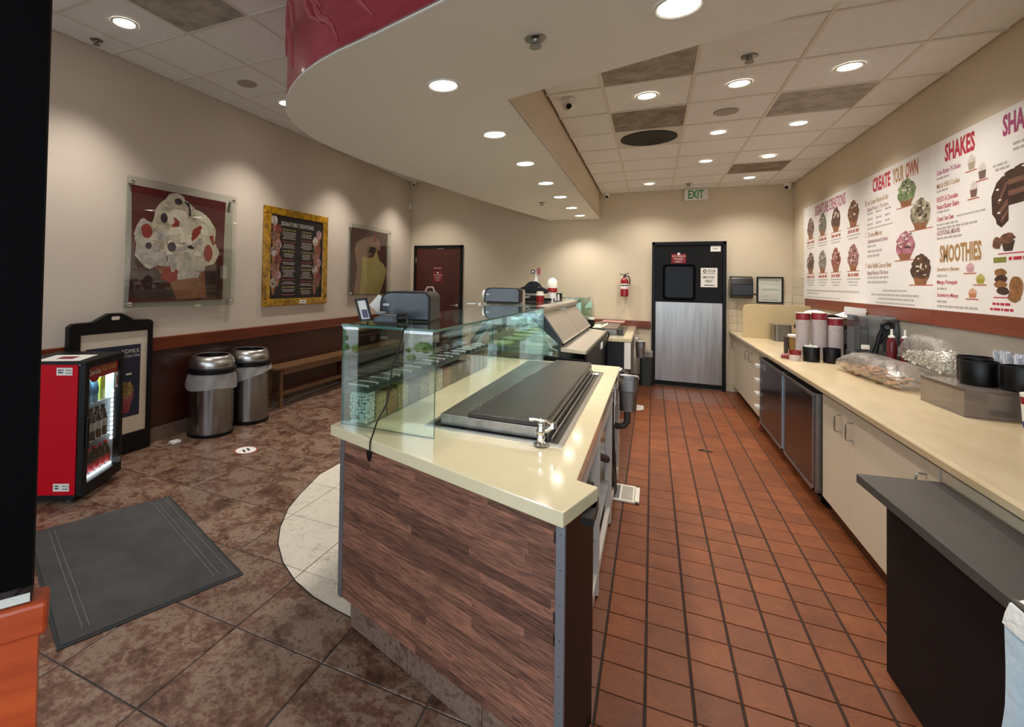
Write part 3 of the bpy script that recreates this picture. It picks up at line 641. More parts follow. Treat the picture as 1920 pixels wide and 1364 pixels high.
b = MB(); b.flat([(2.55, .50), (2.57, .345), (2.73, .345), (2.775, .50)], f, .001); b.o('cup_print', mat('red_cup_print', '#7c2430', .6, col2='#a3606a', vs=5), sh)
b = MB(); b.flat(blob(2.66, .54, .115, .075, .14, 22, random.Random(4)), f, .0016); b.o('popcorn_print', mat('popcorn_print', '#a98d55', .6, col2='#4e3a22', vs=30), sh)
# beverage cooler
import mathutils
fz = T('beverage_cooler', 'red countertop drinks cooler with lit glass door by the entrance post', 'cooler', (-3.37, 1.995, 0), math.atan2(.8808, -.4735))
FW, FD, FH = .455, .46, .93
m_coolr = mat('cooler_red', '#c00018', .5, spec=.2)
m_lin = mat('cooler_liner', '#cfd8da', .5)
def FP(name, m, *bx, parent=fz, bev=0, **k):
    b = MB(); b.box(*bx, bev=bev); return b.o(name, m, parent, local=True, **k)
FP('side_panel', m_coolr, 0, .012, .05, FD, .06, FH-.02, label='red side panel')
FP('side_panel', m_coolr, FW-.012, FW, .05, FD, .06, FH-.02, label='red side panel')
FP('back_panel', m_coolr, 0, FW, FD-.012, FD, .06, FH-.02)
FP('top_panel', m_black, -.003, FW+.003, .0, FD, FH-.02, FH)
FP('base', m_black, 0, FW, .05, FD, .03, .06)
b = MB()
for x in (.04, FW-.04):
    for y in (.1, FD-.06): b.cyl((x, y, 0), .02, .03, 10)
b.o('feet', m_dgrey, fz, local=True)
lin_ = MB(); lin_.box(.012, .02, .06, FD-.012, .06, FH-.02); lin_.box(FW-.02, FW-.012, .06, FD-.012, .06, FH-.02); lin_.box(.02, FW-.02, FD-.02, FD-.012, .06, FH-.02); lin_.box(.02, FW-.02, .06, FD-.02, .06, .075)
lin_.o('liner', m_lin, fz, local=True)
dr = MB()
for bx in ((0, .045, 0, .045, .05, FH-.022), (FW-.045, FW, 0, .045, .05, FH-.022), (.045, FW-.045, 0, .045, .05, .12), (.045, FW-.045, 0, .045, FH-.05, FH-.022)): dr.box(*bx, bev=.004)
dr = dr.o('door', m_black, fz, local=True)
FP('door_glass', m_clear, .045, FW-.045, .018, .022, .12, FH-.05, parent=dr)
FP('door_handle', m_black, .008, .03, -.02, .0, .36, .56, parent=dr, bev=.006)
ff = (V((0, .0165, 0)), V((1, 0, 0)), V((0, 0, 1)), V((0, -1, 0)))
b = MB(); b.rect(.045, FW-.045, .795, .88, ff); hd = b.o('header_strip', mat('brown_red_header', '#7a2016', .4, emit=.05), dr, local=True)
b = MB(); b.text('Coca-Cola', .06, .825, .13, .035, ff, .001); b.o('script_lettering', m_paper, dr, local=True)
b = MB(); b.text('ICE COLD', .21, .832, .17, .03, ff, .001, bold=.01); b.o('ice_cold_lettering', mat('gold_lettering', '#c9a14a', .5), dr, local=True)
b = MB(); b.flat(ell(.125, .80, .05, .028), ff, .0008); b.o('red_disc_print', m_redp, dr, local=True)
b = MB(); b.rect(.38, .405, .68, .79, ff, .001); b.rect(.384, .401, .70, .77, ff, .0015, 1); b.o('side_sticker', [m_paper, m_red], dr, local=True)
b = MB(); b.rect(FW-.07, FW-.015, .125, .165, (V((0, -.0005, 0)),)+ff[1:]); b.o('maker_badge', m_grey, dr, local=True)
m_led = mat('led_light', '#e6f6ff', .5, emit=6)
b = MB()
for k in range(11): b.box(FW-.062, FW-.046, .046, .054, .30+k*.034, .318+k*.034)
b.o('led_strip', m_led, fz, local=True, label='column of white LED lights')
b = MB(); b.box(.05, FW-.05, .046, .054, .122, .134); b.o('bottom_light', m_led, fz, local=True)
for z in (.34, .60): FP('shelf', mat('wire_shelf_white', '#d5dde0', .4), .02, FW-.02, .07, FD-.03, z, z+.008)
for z, s in ((.085, 'lower'), (.84, 'upper')):
    b = MB(); f3 = (V((-.0006, 0, 0)), V((0, -1, 0)), V((0, 0, 1)), V((-1, 0, 0)))
    b.rect(-.185, -.085, z, z+.05, f3); b.greek(-.175, -.14, z+.03, .008, f3, .0005, 1); b.greek(-.175, -.14, z+.015, .008, f3, .0005, 1); b.greek(-.125, -.09, z+.03, .006, f3, .0005, 1); b.greek(-.125, -.09, z+.012, .006, f3, .0005, 1)
    b.o('white_sticker', [m_paper, m_ink], fz, local=True)
l = bpy.data.lights.new('cooler_lamp', 'AREA'); l.energy = 3; l.size = .3; l.color = (.85, .95, 1); o = bpy.data.objects.new('cooler_lamp', l); COL.objects.link(o); o.parent = fz; o.location = (FW/2, .2, FH-.03)
def bottle(kind):
    body, lab, cap, r, h = {'cola': ('#1c0d08', '#b3b0ae', '#1a1a1a', .033, .215), 'red': ('#1a0c08', '#b01520', '#b01520', .031, .215), 'water': ('#6fb7d8', '#3f8fc0', '#dfe8ec', .032, .2)}[kind]
    t = T('drink_bottle', 'x', 'bottle', (0, 0, 0))
    b = MB(); b.lathe([(r*.9, 0), (r, .008), (r*.95, h*.3), (r, h*.55), (r*.8, h*.72), (r*.4, h*.88), (r*.38, h*.93)], seg=14); b.o('bottle_body', mat(kind+'_bottle', body, .08, spec=.8), t, local=True)
    b = MB(); b.lathe([(r*.97, h*.3), (r*1.03, h*.32), (r*1.03, h*.54), (r*.99, h*.56)], seg=14); b.o('paper_label', mat(kind+'_label', lab, .5), t, local=True)
    b = MB(); b.lathe([(r*.45, h*.92), (r*.45, h), (0, h+.001)], seg=12); b.o('cap', mat(kind+'_cap', cap, .4), t, local=True)
    return t
POS = ['nearest the hinge side', 'second', 'third', 'fourth', 'fifth', 'sixth']
M0 = RM[fz.name]
def shelf_row(kind, z, n, label, grp, y=.088, x0=.078, dx=.064):
    p = bottle(kind)
    for k in range(n):
        loc = M0 @ V((x0 + k*dx, y, z)); lb = label % ('leftmost' if k == 0 else 'rightmost' if k == n-1 else ORD[k] + ' from the left')
        if k == 0: p.location = loc; p['label'] = lb; p['group'] = grp
        else: dup(p, loc, 0, lb, grp)
shelf_row('red', .0765, 6, 'dark cola bottle with red label on cooler bottom shelf, %s', 'bottles in the drinks cooler')
shelf_row('cola', .3495, 5, 'dark cola bottle with silver label on cooler middle shelf, %s', 'bottles in the drinks cooler', x0=.08, dx=.069)
shelf_row('water', .6095, 3, 'blue water bottle on cooler top shelf, %s', 'bottles in the drinks cooler', x0=.085, dx=.075)
o_ = T('juice_carton', 'yellow green carton on the right of cooler top shelf', 'carton', M0 @ V((.335, .11, .6095)), fz.rotation_euler.z)
b = MB(); b.box(-.03, .03, -.03, .03, 0, .16, bev=.003); b.o('carton_body', mat('lime_carton', '#b7c92e', .5), o_, local=True)
b = MB(); b.prism([(-.03, .16), (.03, .16), (0, .19)], -.03, .03, ax='y'); b.o('gable_top', m_white, o_, local=True)
p = [M0 @ V(q) for q in ((.03, .06, FH+.0008), (.30, .10, FH+.0008), (.26, .36, FH+.0008), (-.0, .32, FH+.0008))]
b = MB(); b.add([tuple(q) for q in p] + [tuple(q + V((0, 0, .0012))) for q in p], [(3, 2, 1, 0), (4, 5, 6, 7), (0, 1, 5, 4), (1, 2, 6, 5), (2, 3, 7, 6), (3, 0, 4, 7)])
fl = b.o('flyer', m_paper, None, 'white flyer with red print lying on top of the drinks cooler', 'flyer')
c = fl.location; b = MB(); q = [p[0].lerp(p[2], .3), p[1].lerp(p[3], .3), p[2].lerp(p[0], .3), p[3].lerp(p[1], .3)]
b.add([tuple(x + V((0, 0, .0016))) for x in q], [(0, 1, 2, 3)]); b.o('flyer_print', m_red, fl)
# trash bins
def bin_(x, y, label, lr):
    t = T('trash_bin', label, 'bin', (x, y, 0), group='steel trash bins'); R = .205
    b = MB(); b.lathe([(R*1.0, 0), (R*1.02, .008), (R*1.02, .03), (R, .034)], seg=40); b.o('base_ring', m_black, t, local=True)
    b = MB(); b.lathe([(R*.99, .03), (R*.99, .585)], seg=48); b.o('steel_drum', mat('brushed_drum_steel', '#908e8b', .27, metal=1, var=.12, vs=10, scale=(10, 10, .3)), t, local=True)
    b = MB(); b.lathe([(R*1.0, .585), (R*1.07, .59), (R*1.08, .635), (R*1.0, .645)], seg=40); b.o('lid_band', m_black, t, local=True)
    b = MB(); b.lathe([(R*1.0, .64), (R*1.01, .665), (R*.98, .70), (R*.90, .735), (R*.80, .752), (R*.75, .7525), (R*.715, .748)], seg=44, caps=False); b.o('domed_lid', m_steel, t, local=True)
    b = MB(); b.lathe([(0, .60), (R*.70, .60), (R*.712, .7475)], seg=40, caps=False); b.o('throat', m_black, t, local=True)  # black lining paints in the darkness inside the bin
    rg = random.Random(lr); vs = []; n = 44; rows = 5
    for j in range(rows):
        for i in range(n):
            a = 2*PI*i/n; drop = (.14 if lr == 1 else .085 + .07*math.cos(a+1.9)) * (1 + .08*math.sin(3*a))
            z = .59 - drop*j/(rows-1); r = R*(1.03 + .10*(j/(rows-1))) + .006*math.sin(a*9+j)*(j > 0) + rg.uniform(-.003, .003)
            vs.append((r*math.cos(a), r*math.sin(a), z))
    b = MB(); b.add(vs, [(j*n+i, j*n+(i+1) % n, (j+1)*n+(i+1) % n, (j+1)*n+i) for j in range(rows-1) for i in range(n)], 0, True)
    b.o('bin_liner', glass('liner_film', '#e6e2e0', 1.4, .25, .6, 30, extra=.04, haze=.45), t, local=True, label='translucent bag overhang')
bin_(-3.865, 3.46, 'steel trash bin with long plastic liner skirt, nearer of two', 1)
bin_(-3.865, 3.945, 'steel trash bin with short slanted liner, beside the bench', 2)
# bench
t = T('wooden_bench', 'long brown wooden bench along the left wainscot', 'bench', (-3.97, 5.9, 0))
m_bw = mat('bench_wood', '#5d3d24', .5, col2='#74502f', vs=6, scale=(6, .5, 6)); ye = 7.5
b = MB(); b.prism([(-4.075, 4.36), (-3.96, 4.33), (-3.87, 4.38), (-3.845, 4.46), (-3.845, ye), (-4.075, ye)], .445, .475, bev=.006); b.o('seat', m_bw, t)
b = MB(); b.box(-3.885, -3.862, 4.48, ye-.05, .385, .445); b.box(-4.062, -4.045, 4.48, ye-.05, .385, .445); b.o('apron', m_bw, t)
for y in (4.46, 5.93, 7.42):
    for x in (-3.885, -4.055):
        b = MB(); b.prism([(x-.017, y-.02), (x+.017, y-.02), (x+.017, y+.02), (x-.017, y+.02)], 0, .445, bev=.003); b.o('leg', m_bw, t)
b = MB(); b.bar((-3.97, 4.46, .14), (-3.97, 7.42, .14), .03, .045)
for y in (4.46, 5.93, 7.42): b.bar((-4.04, y, .14), (-3.9, y, .14), .025, .035)
b.o('stretcher', m_bw, t)
# mat, sticker, adapter, cords
t = T('door_mat', 'dark grey ribbed entrance mat on the brown tile', 'mat', (-2.557, 1.760, 0), math.atan2(-.431, 1.095))
m_mat = mat('grey_mat_pile', '#4a4847', .95, var=.22, vs=4, bump=.9, bs=260)
b = MB(); b.box(-.585, .585, -.365, .365, .002, .010, bev=.003); b.o('mat_pile', m_mat, t, local=True)
b = MB(); b.box(-.60, .60, -.38, .38, .0005, .005, bev=.002); b.o('rubber_border', mat('mat_rubber', '#2c2d2e', .9), t, local=True)
for x in (-.285, -.26, .26, .285, .335):
    b = MB(); b.box(-.53, .53, x-.003, x+.003, .009, .0118); b.o('rib', mat('mat_rib', '#585654', .9), t, local=True)
t = T('floor_sticker', 'round red and white footprint sticker on the floor', 'sticker', (-3.195, 3.245, .0004))
b = MB(); b.cyl((0, 0, 0), .1, .0012, 28); b.o('red_disc', mat('sticker_red', '#a3504a', .6), t, local=True)
b = MB(); b.cyl((0, 0, .0012), .085, .0006, 28); b.lathe([(.05, .0021), (.07, .0021)], seg=28, caps=False); b.o('white_disc', m_paper, t, local=True)
b = MB(); g = (V((0, 0, .0022)), V((.55, .83, 0)), V((-.83, .55, 0)), V((0, 0, 1)))
for s in (-1, 1): b.flat(ell(s*.02, .012*s, .012, .028), g); b.flat(ell(s*.02, .012*s-.04, .009, .01), g)
b.o('footprint_print', m_ink, t, local=True)
t = T('power_adapter', 'small white power adapter on the floor left of the bins', 'adapter', (-3.88, 3.08, 0))
b = MB(); b.box(-.03, .03, -.045, .045, .001, .028, bev=.006); b.o('adapter_body', m_white, t, local=True)
b = MB(); b.tube([(-.02, .045, .01), (-.06, .10, .004), (-.10, .145, .004), (-.13, .16, .004)], .004, 6); b.tube([(0, -.045, .01), (-.04, -.1, .004), (-.09, -.13, .005)], .004, 6); b.o('adapter_cord', mat('red_cord', '#a08a86', .6), t, local=True)
b = MB(); b.tube([(-3.93, 4.18, .004), (-3.98, 4.3, .004), (-3.96, 4.42, .006), (-4.0, 4.7, .005), (-4.03, 5.1, .02), (-4.04, 5.6, .03), (-4.05, 6.0, .03)], .005, 6); b.o('floor_cable', m_grey, None, 'thin grey cable running on the floor under the bench', 'cable')
# entrance half wall and black post (bottom left)
hd = V((-.52, -.85, 0)).normalized(); hn = V((-hd.y*-1, 0, 0)); hn = V((.85, -.52, 0)).normalized()
E0 = V((-.886, .476, 0))
def hw(a0, a1, n0, n1): return [tuple((E0 + hd*a + hn*n)[:2]) for a, n in ((a0, n0), (a1, n0), (a1, n1), (a0, n1))]
t = T('half_wall', 'cherry half wall with sunlit orange colouring and rounded cap at the lower left edge', 'half wall', E0 + hd*.6, kind='structure')
b = MB(); b.prism(hw(.012, 1.6, -.047, -.008), 0, .918); b.o('wall_panel', m_cherry_lit, t)
b = MB(); b.prism(hw(0, 1.6, -.055, 0), .918, .97, bev=.006); b.o('cap_rail', m_cherry_lit, t)
b = MB(); b.prism(hw(.022, .26, -.05, -.0125), .972, 3.3); b.o('post', m_blackm, None, 'tall black post standing on the half wall at left edge', 'post', kind='structure')
t = T('brochure_holder', 'clear acrylic brochure holder with papers on the half wall cap', 'holder', E0 + hd*.12 + V((0, 0, .971)))
b = MB(); b.prism(hw(.014, .24, -.0102, -.0082), .972, .998); b.o('acrylic_pocket', m_clear, t)
b = MB(); b.prism(hw(.024, .2, -.0118, -.0106), .9725, .986); b.o('paper_stack', m_paper, t)
# ---------------------------------------------------------------- service island (front counter)
ZI = .86
m_top = mat('cream_quartz_top', '#d9cdaa', .1, var=.03, vs=5, coat=.5, spec=.6)
m_edge = mat('quartz_edge', '#d8d3c4', .2, coat=.3)
t = T('island_worktop', 'cream quartz worktop of the front service island', 'worktop', (-.75, 2.9, ZI-.045))
b = MB(); b.prism([(-1.279, 1.795), (-.221, 1.418), (-.15, 1.648), (-.218, 1.675), (-.218, 4.10), (-1.28, 4.10)], ZI-.045, ZI, bev=.004); b.o('slab', [m_top], t)
PA, PB = V((-1.228, 1.811, 0)), V((-.224, 1.453, 0)); pd = (PB-PA).normalized(); pn = V((pd.y, -pd.x, 0)); PL = (PB-PA).length
FP_ = (PA, pd, V((0, 0, 1)), pn)
t = T('service_counter', 'front island base clad in brown wood staves with metal corner trims', 'counter', (-.75, 2.9, 0))
def pq(u, d): return tuple((PA + pd*u + pn*d)[:2])
b = MB(); b.prism([pq(.004, -.006), pq(PL-.004, -.006), pq(PL-.004, -.03), pq(.004, -.03)], .13, ZI-.046); b.o('backing_board', mat('stave_backing', '#33221c', .7), t)
m_stave = mat('laminate_stave', '#452e28', .42, col2='#8c5f4b', vs=5, scale=(1, 1, 1), detail=8, rnd=.42, coat=.05)
# grain runs along the stave: stretched noise in the stave's own space
def stave_mat():
    m = MATS['laminate_stave']; mp = [n for n in m.node_tree.nodes if n.type == 'MAPPING'][0]; mp.inputs['Scale'].default_value = (2.6, 14, 30); return m
stave_mat()
rows = 21; z0, z1 = .128, ZI-.047; rh = (z1-z0)/rows; rg = random.Random(21); ang = math.atan2(pd.y, pd.x)
def stave(u0, u1, z):
    w = u1-u0; b = MB(); hgt = rh-.0004
    b.box(-w/2, w/2, 0, .006, 0, hgt); me = bpy.data.meshes.new('wood_stave'); bmesh.ops.recalc_face_normals(b.b, faces=b.b.faces[:]); b.b.to_mesh(me); b.b.free(); me.materials.append(m_stave)
    c = PA + pd*((u0+u1)/2) + V((0, 0, z)); piece('wood_stave', me, t, c - pn*(.006 - rg.choice((0, 0, .0004))) if False else c + pn*(rg.choice((0, 0, .0004))), (0, 0, ang))
for r in range(rows):
    u = .02 - rg.uniform(0, .2); 
    while u < PL-.02:
        w = rg.uniform(.2, .62); a, c = max(.02, u), min(PL-.02, u+w)
        if c - a > .012: stave(a, c-.0004, z0 + r*rh)
        u += w
m_trim = mat('aluminium_trim', '#9ea6b2', .35, metal=.85)
for u in (-.006, PL-.022):
    b = MB(); b.prism([pq(u, -.004), pq(u+.028, -.004), pq(u+.028, .0035), pq(u, .0035)], .125, ZI-.046); o = b.o('corner_trim', m_trim, t)
    b = MB()
    for k in range(7): c = PA + pd*(u+.014) + pn*.0035 + V((0, 0, .18+k*.1)); b.ball(tuple(c), .0035, sub=1)
    b.o('rivet', m_steel_d, o)
b = MB(); c0 = PA + pd*.19 + V((0, 0, .788)); b.flat([(.19+.017*math.cos(a), .784+.031*math.sin(a)) for a in [2*PI*i/18 for i in range(18)]], FP_, .0012); b.o('cable_grommet', m_black, t, label='black oval cable grommet')
def plinth(u0, u1):
    b = MB(); b.prism([pq(u0, -.03), pq(u1, -.03), pq(u1, -.06), pq(u0, -.06)], 0.002, .127, bev=.002); b.o('plinth_tile', m_plinth, t)
for u0, u1 in ((.045, .40), (.403, .76), (.763, PL-.01)): plinth(u0, u1)
b = MB(); b.prism([tuple(PB[:2]), pq(PL+.004, 0), (-.178, 1.80), (-.20, 1.80)], .004, ZI-.046); b.o('end_panel', mat('dark_brown_panel', '#120a09', .4, spec=.12), t, label='dark brown end panel')
b = MB(); b.prism([(-.168, 1.69), (-.152, 1.69), (-.152, 1.60), (-.168, 1.60)], ZI-.085, ZI-.047); b.box(-.185, -.15, 1.52, 1.66, ZI-.07, ZI-.047); b.o('edge_bracket', m_black, t)
b = MB(); b.box(-1.215, -1.19, 1.86, 4.08, .1, ZI-.046); b.box(-1.2, -.6, 4.06, 4.08, .05, ZI-.046); b.o('customer_side_panel', mat('side_laminate', '#6a4a3d', .4, var=.2, vs=6), t)
b = MB(); b.box(-.64, -.62, 1.86, 4.06, .1, ZI-.046); b.o('inner_panel', mat('blue_grey_steel_panel', '#6d7681', .35, metal=.6), t)
m_fr = mat('painted_frame', '#b5aea6', .45)
b = MB(); b.box(-.25, -.225, 1.84, 4.08, ZI-.125, ZI-.046); b.o('apron', m_fr, t)
for y in (1.85, 2.52, 3.3, 4.04):
    b = MB(); b.box(-.262, -.222, y-.02, y+.02, .01, ZI-.046, bev=.003); b.o('leg', m_fr, t)
b = MB(); b.box(-.62, -.235, 1.87, 4.02, .26, .275); b.o('lower_shelf', mat('shelf_galvanised', '#9b9d9c', .4, metal=.6, var=.15, vs=8), t)
b = MB(); b.bar((-.24, 1.87, .09), (-.24, 4.03, .09), .025, .05); b.o('bottom_rail', m_fr, t)
m_pipe = mat('dark_drain_pipe', '#26231f', .6, var=.2, vs=12)
b = MB(); b.tube([(-.245, 3.5, .60), (-.235, 3.52, .57), (-.205, 3.54, .55), (-.165, 3.55, .555), (-.145, 3.56, .585), (-.147, 3.58, .64)], .02, 10); b.tube([(-.25, 3.46, .72), (-.245, 3.47, .60), (-.242, 3.5, .45), (-.238, 3.58, .30), (-.24, 3.72, .10), (-.245, 3.78, .022)], .026, 10)
b.tube([(-.42, 2.7, .66), (-.31, 3.0, .52), (-.25, 3.3, .40), (-.232, 3.55, .2), (-.235, 3.72, .06)], .024, 10)
b.o('drain_pipe', m_pipe, None, 'dark drain pipes running from under the front island to the floor drain', 'pipe')
# frozen plate
t = T('frozen_slab', 'steel frozen mixing slab set into the island worktop', 'slab', (-.61, 2.86, ZI+.0006))
b = MB()
def ring(o, i, z, h):
    for bx in ((o[0], i[0], o[2], o[3]), (i[1], o[1], o[2], o[3]), (i[0], i[1], o[2], i[2]), (i[0], i[1], i[3], o[3])): b.box(*bx, z, z+h)
ring((-.905, -.312, 1.97, 3.755), (-.885, -.332, 1.99, 3.735), ZI+.001, .004); b.o('flange', m_steel, t)
b = MB(); b.box(-.885, -.332, 1.99, 3.735, ZI+.0012, ZI+.0022); b.o('drip_channel', mat('dark_channel_steel', '#2b2a29', .22, metal=.8, var=.2, vs=8), t)  # dark steel sheet laid flush where the gutter is sunk
b = MB(); b.box(-.85, -.39, 2.02, 3.72, ZI+.0025, ZI+.052, bev=.004); b.o('plate', mat('worn_steel_plate', '#8b8781', .28, metal=.9, var=.25, vs=4, scale=(3, .6, 3)), t)
b = MB(); b.prism([(-.722, 2.022), (-.395, 2.022), (-.395, 3.72), (-.64, 3.72)], ZI+.0525, ZI+.072, bev=.003); b.o('plate_cover', mat('dark_cutting_surface', '#35322e', .3, metal=.35, var=.3, vs=5, scale=(2, .7, 2), bump=.04, bs=60), t, label='dark frosted working surface')
b = MB(); rg = random.Random(8)
for k in range(70):
    y = 2.06 + 1.0*(k/70)**1.2; x = -.722 + (y-2.022)*.048 + rg.uniform(-.006, .035*(1-k/80)); b.ball((x, y, ZI+.0735), rg.uniform(.002, .005), sub=1)
b.o('ice_crumbs', mat('frost', '#6b6762', .5), t, kind='stuff')
b = MB(); b.box(-.385, -.378, 2.03, 3.66, ZI+.0025, ZI+.03); b.box(-.366, -.360, 2.03, 3.66, ZI+.0025, ZI+.014); b.o('gutter_rail', m_steel_d, t)
b = MB(); b.box(-.375, -.335, 3.60, 3.66, ZI+.004, ZI+.012, bev=.002); b.o('white_strip', m_white, t)
t = T('faucet', 'chrome dipper faucet at the front corner of the steel slab', 'faucet', (-.392, 1.952, ZI+.005))
b = MB(); b.lathe([(.028, 0), (.03, .004), (.02, .01), (.015, .014), (.017, .035), (.015, .04), (.019, .052), (.014, .062), (.014, .085), (.01, .09)], seg=18); b.o('faucet_body', m_chrome, t, local=True)
b = MB(); b.tube([(0, 0, .05), (.02, .01, .058), (.045, .02, .075)], .011, 10); b.lathe([(.014, 0), (.014, .022)], (.042, .018, .066), 10); b.o('spout', m_chrome, t, local=True)
b = MB(); b.tube([(-.045, .0, .094), (-.02, 0, .097), (0, 0, .094), (.02, 0, .097), (.04, 0, .09)], [.009, .006, .008, .006, .009], 8); b.cyl((0, 0, .086), .008, .018, 10); b.o('cross_handle', m_chrome, t, local=True)
# sneeze guard
t = T('sneeze_guard', 'green tinted glass sneeze guard box on the front island', 'sneeze guard', (-1.03, 2.96, ZI+.001)); ZG = 1.302
def pane(name, x0, x1, y0, y1, z0, z1, thin, parent=t, label=None):
    b = MB(); vv = b.box(x0, x1, y0, y1, z0, z1)
    b.b.faces.ensure_lookup_table(); b.b.normal_update()
    for f_ in b.b.faces: f_.material_index = 0 if abs(f_.normal[thin]) > .9 else 1
    return b.o(name, [m_glass, m_g_edge], parent, label=label)
pane('front_pane', -1.25, -.80, 1.832, 1.842, ZI+.0008, ZG-.0105, 1)
pane('customer_pane', -1.25, -1.24, 1.843, 4.082, ZI+.0008, ZG-.0105, 0)
pane('end_pane', -1.25, -.81, 4.083, 4.093, ZI+.0008, ZG-.0105, 1)
pane('top_shelf', -1.254, -.796, 1.828, 4.097, ZG-.01, ZG, 2)
# jars of toppings
edges = [1.850, 1.932, 2.034, 2.143, 2.265, 2.39, 2.51, 2.622, 2.72, 2.84, 2.955, 3.07, 3.19, 3.29, 3.39, 3.49, 3.595]
fill = ['#f2f2ea', '#c4a878', '#a2742e', '#a8905c', '#5d3f24', '#8d6a38', '#b89450', '#a8a39c', '#6b2f12', '#381408', '#341a0f', '#4a3d48', '#7a4522', '#5a4028', '#6b5236', '#7c6442']
fn = ['white marshmallows', 'pale crumbs', 'golden crunch', 'chopped pale nuts', 'brown granola', 'chopped almonds', 'yellow cereal', 'grey white chips', 'orange brown bits', 'dark red brown bits', 'dark chocolate bits', 'purple grey cookie bits', 'light brown bits', 'tan crumbs', 'beige crumbs', 'pale toffee bits']
m_lidc = glass('jar_lid_clear', '#d5dcda', 1.5, .05, extra=.08, haze=.18, hcol='#6f7675')
for k in range(16):
    y0, y1 = edges[k]+.002, edges[k+1]-.003; x0, x1 = -1.226, -1.128; h = .143
    j = T('topping_jar', 'square acrylic jar of %s, %s in the row behind the glass' % (fn[k], 'nearest' if k == 0 else 'farthest' if k == 15 else ['', 'second', 'third', 'fourth', 'fifth', 'sixth', 'seventh', 'eighth', 'ninth', 'tenth', 'eleventh', 'twelfth', 'thirteenth', 'fourteenth', 'fifteenth'][k]), 'jar', ((x0+x1)/2, (y0+y1)/2, ZI+.0012), group='topping jars on the island')
    b = MB(); 
    for bx in ((x0, x0+.003, y0, y1), (x1-.002, x1, y0, y1), (x0, x1, y0, y0+.003), (x0, x1, y1-.003, y1)): b.box(*bx, ZI+.0015, ZI+h)
    b.box(x0, x1, y0, y1, ZI+.0013, ZI+.005); b.o('jar_body', m_clear, j)
    b = MB(); b.box(x0-.002, x1+.002, y0-.0005, y1+.0005, ZI+h, ZI+.176, bev=.003); b.o('lid', m_lidc, j)
    b = MB(); b.box(x0-.0025, x1+.0025, y0, y0+.006, ZI+.168, ZI+.1768); b.o('lid_rim', m_white, j)
    m = mat('filling_%d' % k, fill[k], .8, var=.5, vs=60, bump=.6, bs=90)
    b = MB()
    if k == 0:
        rg = random.Random(2); nx, ny, nz = 6, 5, 9
        for a in range(nx):
            for c in range(ny):
                for d_ in range(nz):
                    if 0 < a < nx-1 and 0 < c < ny-1 and d_ < nz-1: continue
                    if a in (2, 3) and c == 0 and d_ < 3 and rg.random() < .6: continue
                    px, py, pz = x0+.011+a*.0152+rg.uniform(-.003, .003), y0+.010+c*.0145+rg.uniform(-.002, .003), ZI+.014+d_*.0145+rg.uniform(-.003, .003)
                    b.ball((px, py, pz), .0082, sub=1, sc=(1, rg.uniform(.75, 1), rg.uniform(.8, 1.1)))
        m = mat('marshmallow', '#f4f4ee', .7)
    else:
        fh = h - .02 - .02*((k*7) % 3)/3; n = 5; g = random.Random(k); b.box(x0+.0035, x1-.0035, y0+.0035, y1-.0035, ZI+.0055, ZI+fh)
        for a in range(6):
            for c in range(4): b.ball((x0+.012+a*.0145, y0+.014+c*.024, ZI+fh), g.uniform(.006, .010), sub=1)
    b.o('filling', m, j, kind='stuff', label=fn[k])
# terminals on glass shelf
m_face = mat('display_face', '#333c46', .28, coat=.3, spec=.6)
def terminal(label, x, y, z, w, h, d, rz):
    t = T('display_terminal', label, 'display', (x, y, z), rz, 'customer displays on the glass shelves')
    pr = [(0, .0), (w, 0), (w, h-.02), (w-.02, h), (.055, h)] + [(.055-.055*math.sin(a), h-.055+.055*math.cos(a)) for a in (PI/8, PI/4, 3*PI/8)] + [(0, h-.055)]
    b = MB(); b.prism([(px, pz+.004) for px, pz in pr], .008, d, ax='y', bev=.006); b.o('housing', m_black, t, local=True)
    c = (w*.5, h*.5); b = MB(); b.prism([(c[0]+(px-c[0])*.93, c[1]+(pz-c[1])*.9+.004) for px, pz in pr], .003, .010, ax='y', bev=.002); b.o('front_face', m_face, t, local=True, label='blue grey front plate')
    b = MB(); b.box(.02, .05, .0, .0026, h*.52, h*.6); b.o('mark', mat('silver_mark', '#b9c3cc', .3), t, local=True)
    b = MB(); b.box(.02, w-.02, .02, d-.02, 0, .004); b.o('foot_pad', m_dgrey, t, local=True)
    return t
tm = terminal('dark blue grey display terminal on the front glass shelf', -1.215, 2.09, ZG+.0006, .255, .14, .24, .20)
b = MB(); b.tube([(.19, .17, .142), (.2, .18, .165), (.225, .19, .165), (.235, .19, .142)], .005, 6); b.o('cable_loop', mat('tan_cable', '#9a8578', .5), tm, local=True)
tm2 = terminal('dark blue grey display terminal on the dipping cabinet top', -1.43, 4.40, 1.3088, .335, .135, .16, .08)
b = MB(); b.ball((-.012, .06, .06), .05, sub=2, sc=(.5, .8, 1.1)); b.o('white_side_roll', m_white, tm2, local=True, label='white rounded roll on the left')
t = T('paper_tag', 'white rotated card leaning beside the front display terminal', 'card', (-1.262, 2.16, ZG+.08))
b = MB(); b.flat([(-.048, -.01), (.0, -.045), (.03, .03), (.002, .046)], (V((0, 0, 0)), V((1, .3, 0)).normalized(), V((0, 0, 1)), V((.3, -1, 0)).normalized())); b.o('card', m_paper, t, local=True)
t = T('card_reader', 'black card reader with cord at the front of the glass shelf', 'card reader', (-1.16, 1.94, ZG+.0006), .28)
b = MB(); b.prism([(0, .004), (.01, .028), (.045, .04), (.11, .04), (.118, .004)], -.022, .05, ax='y', bev=.005); b.o('housing', m_dgrey, t, local=True)
b = MB(); b.prism([(.02, .012), (.028, .034), (.095, .034), (.102, .012)], -.0245, -.02, ax='y'); b.o('key_plate', m_face, t, local=True)
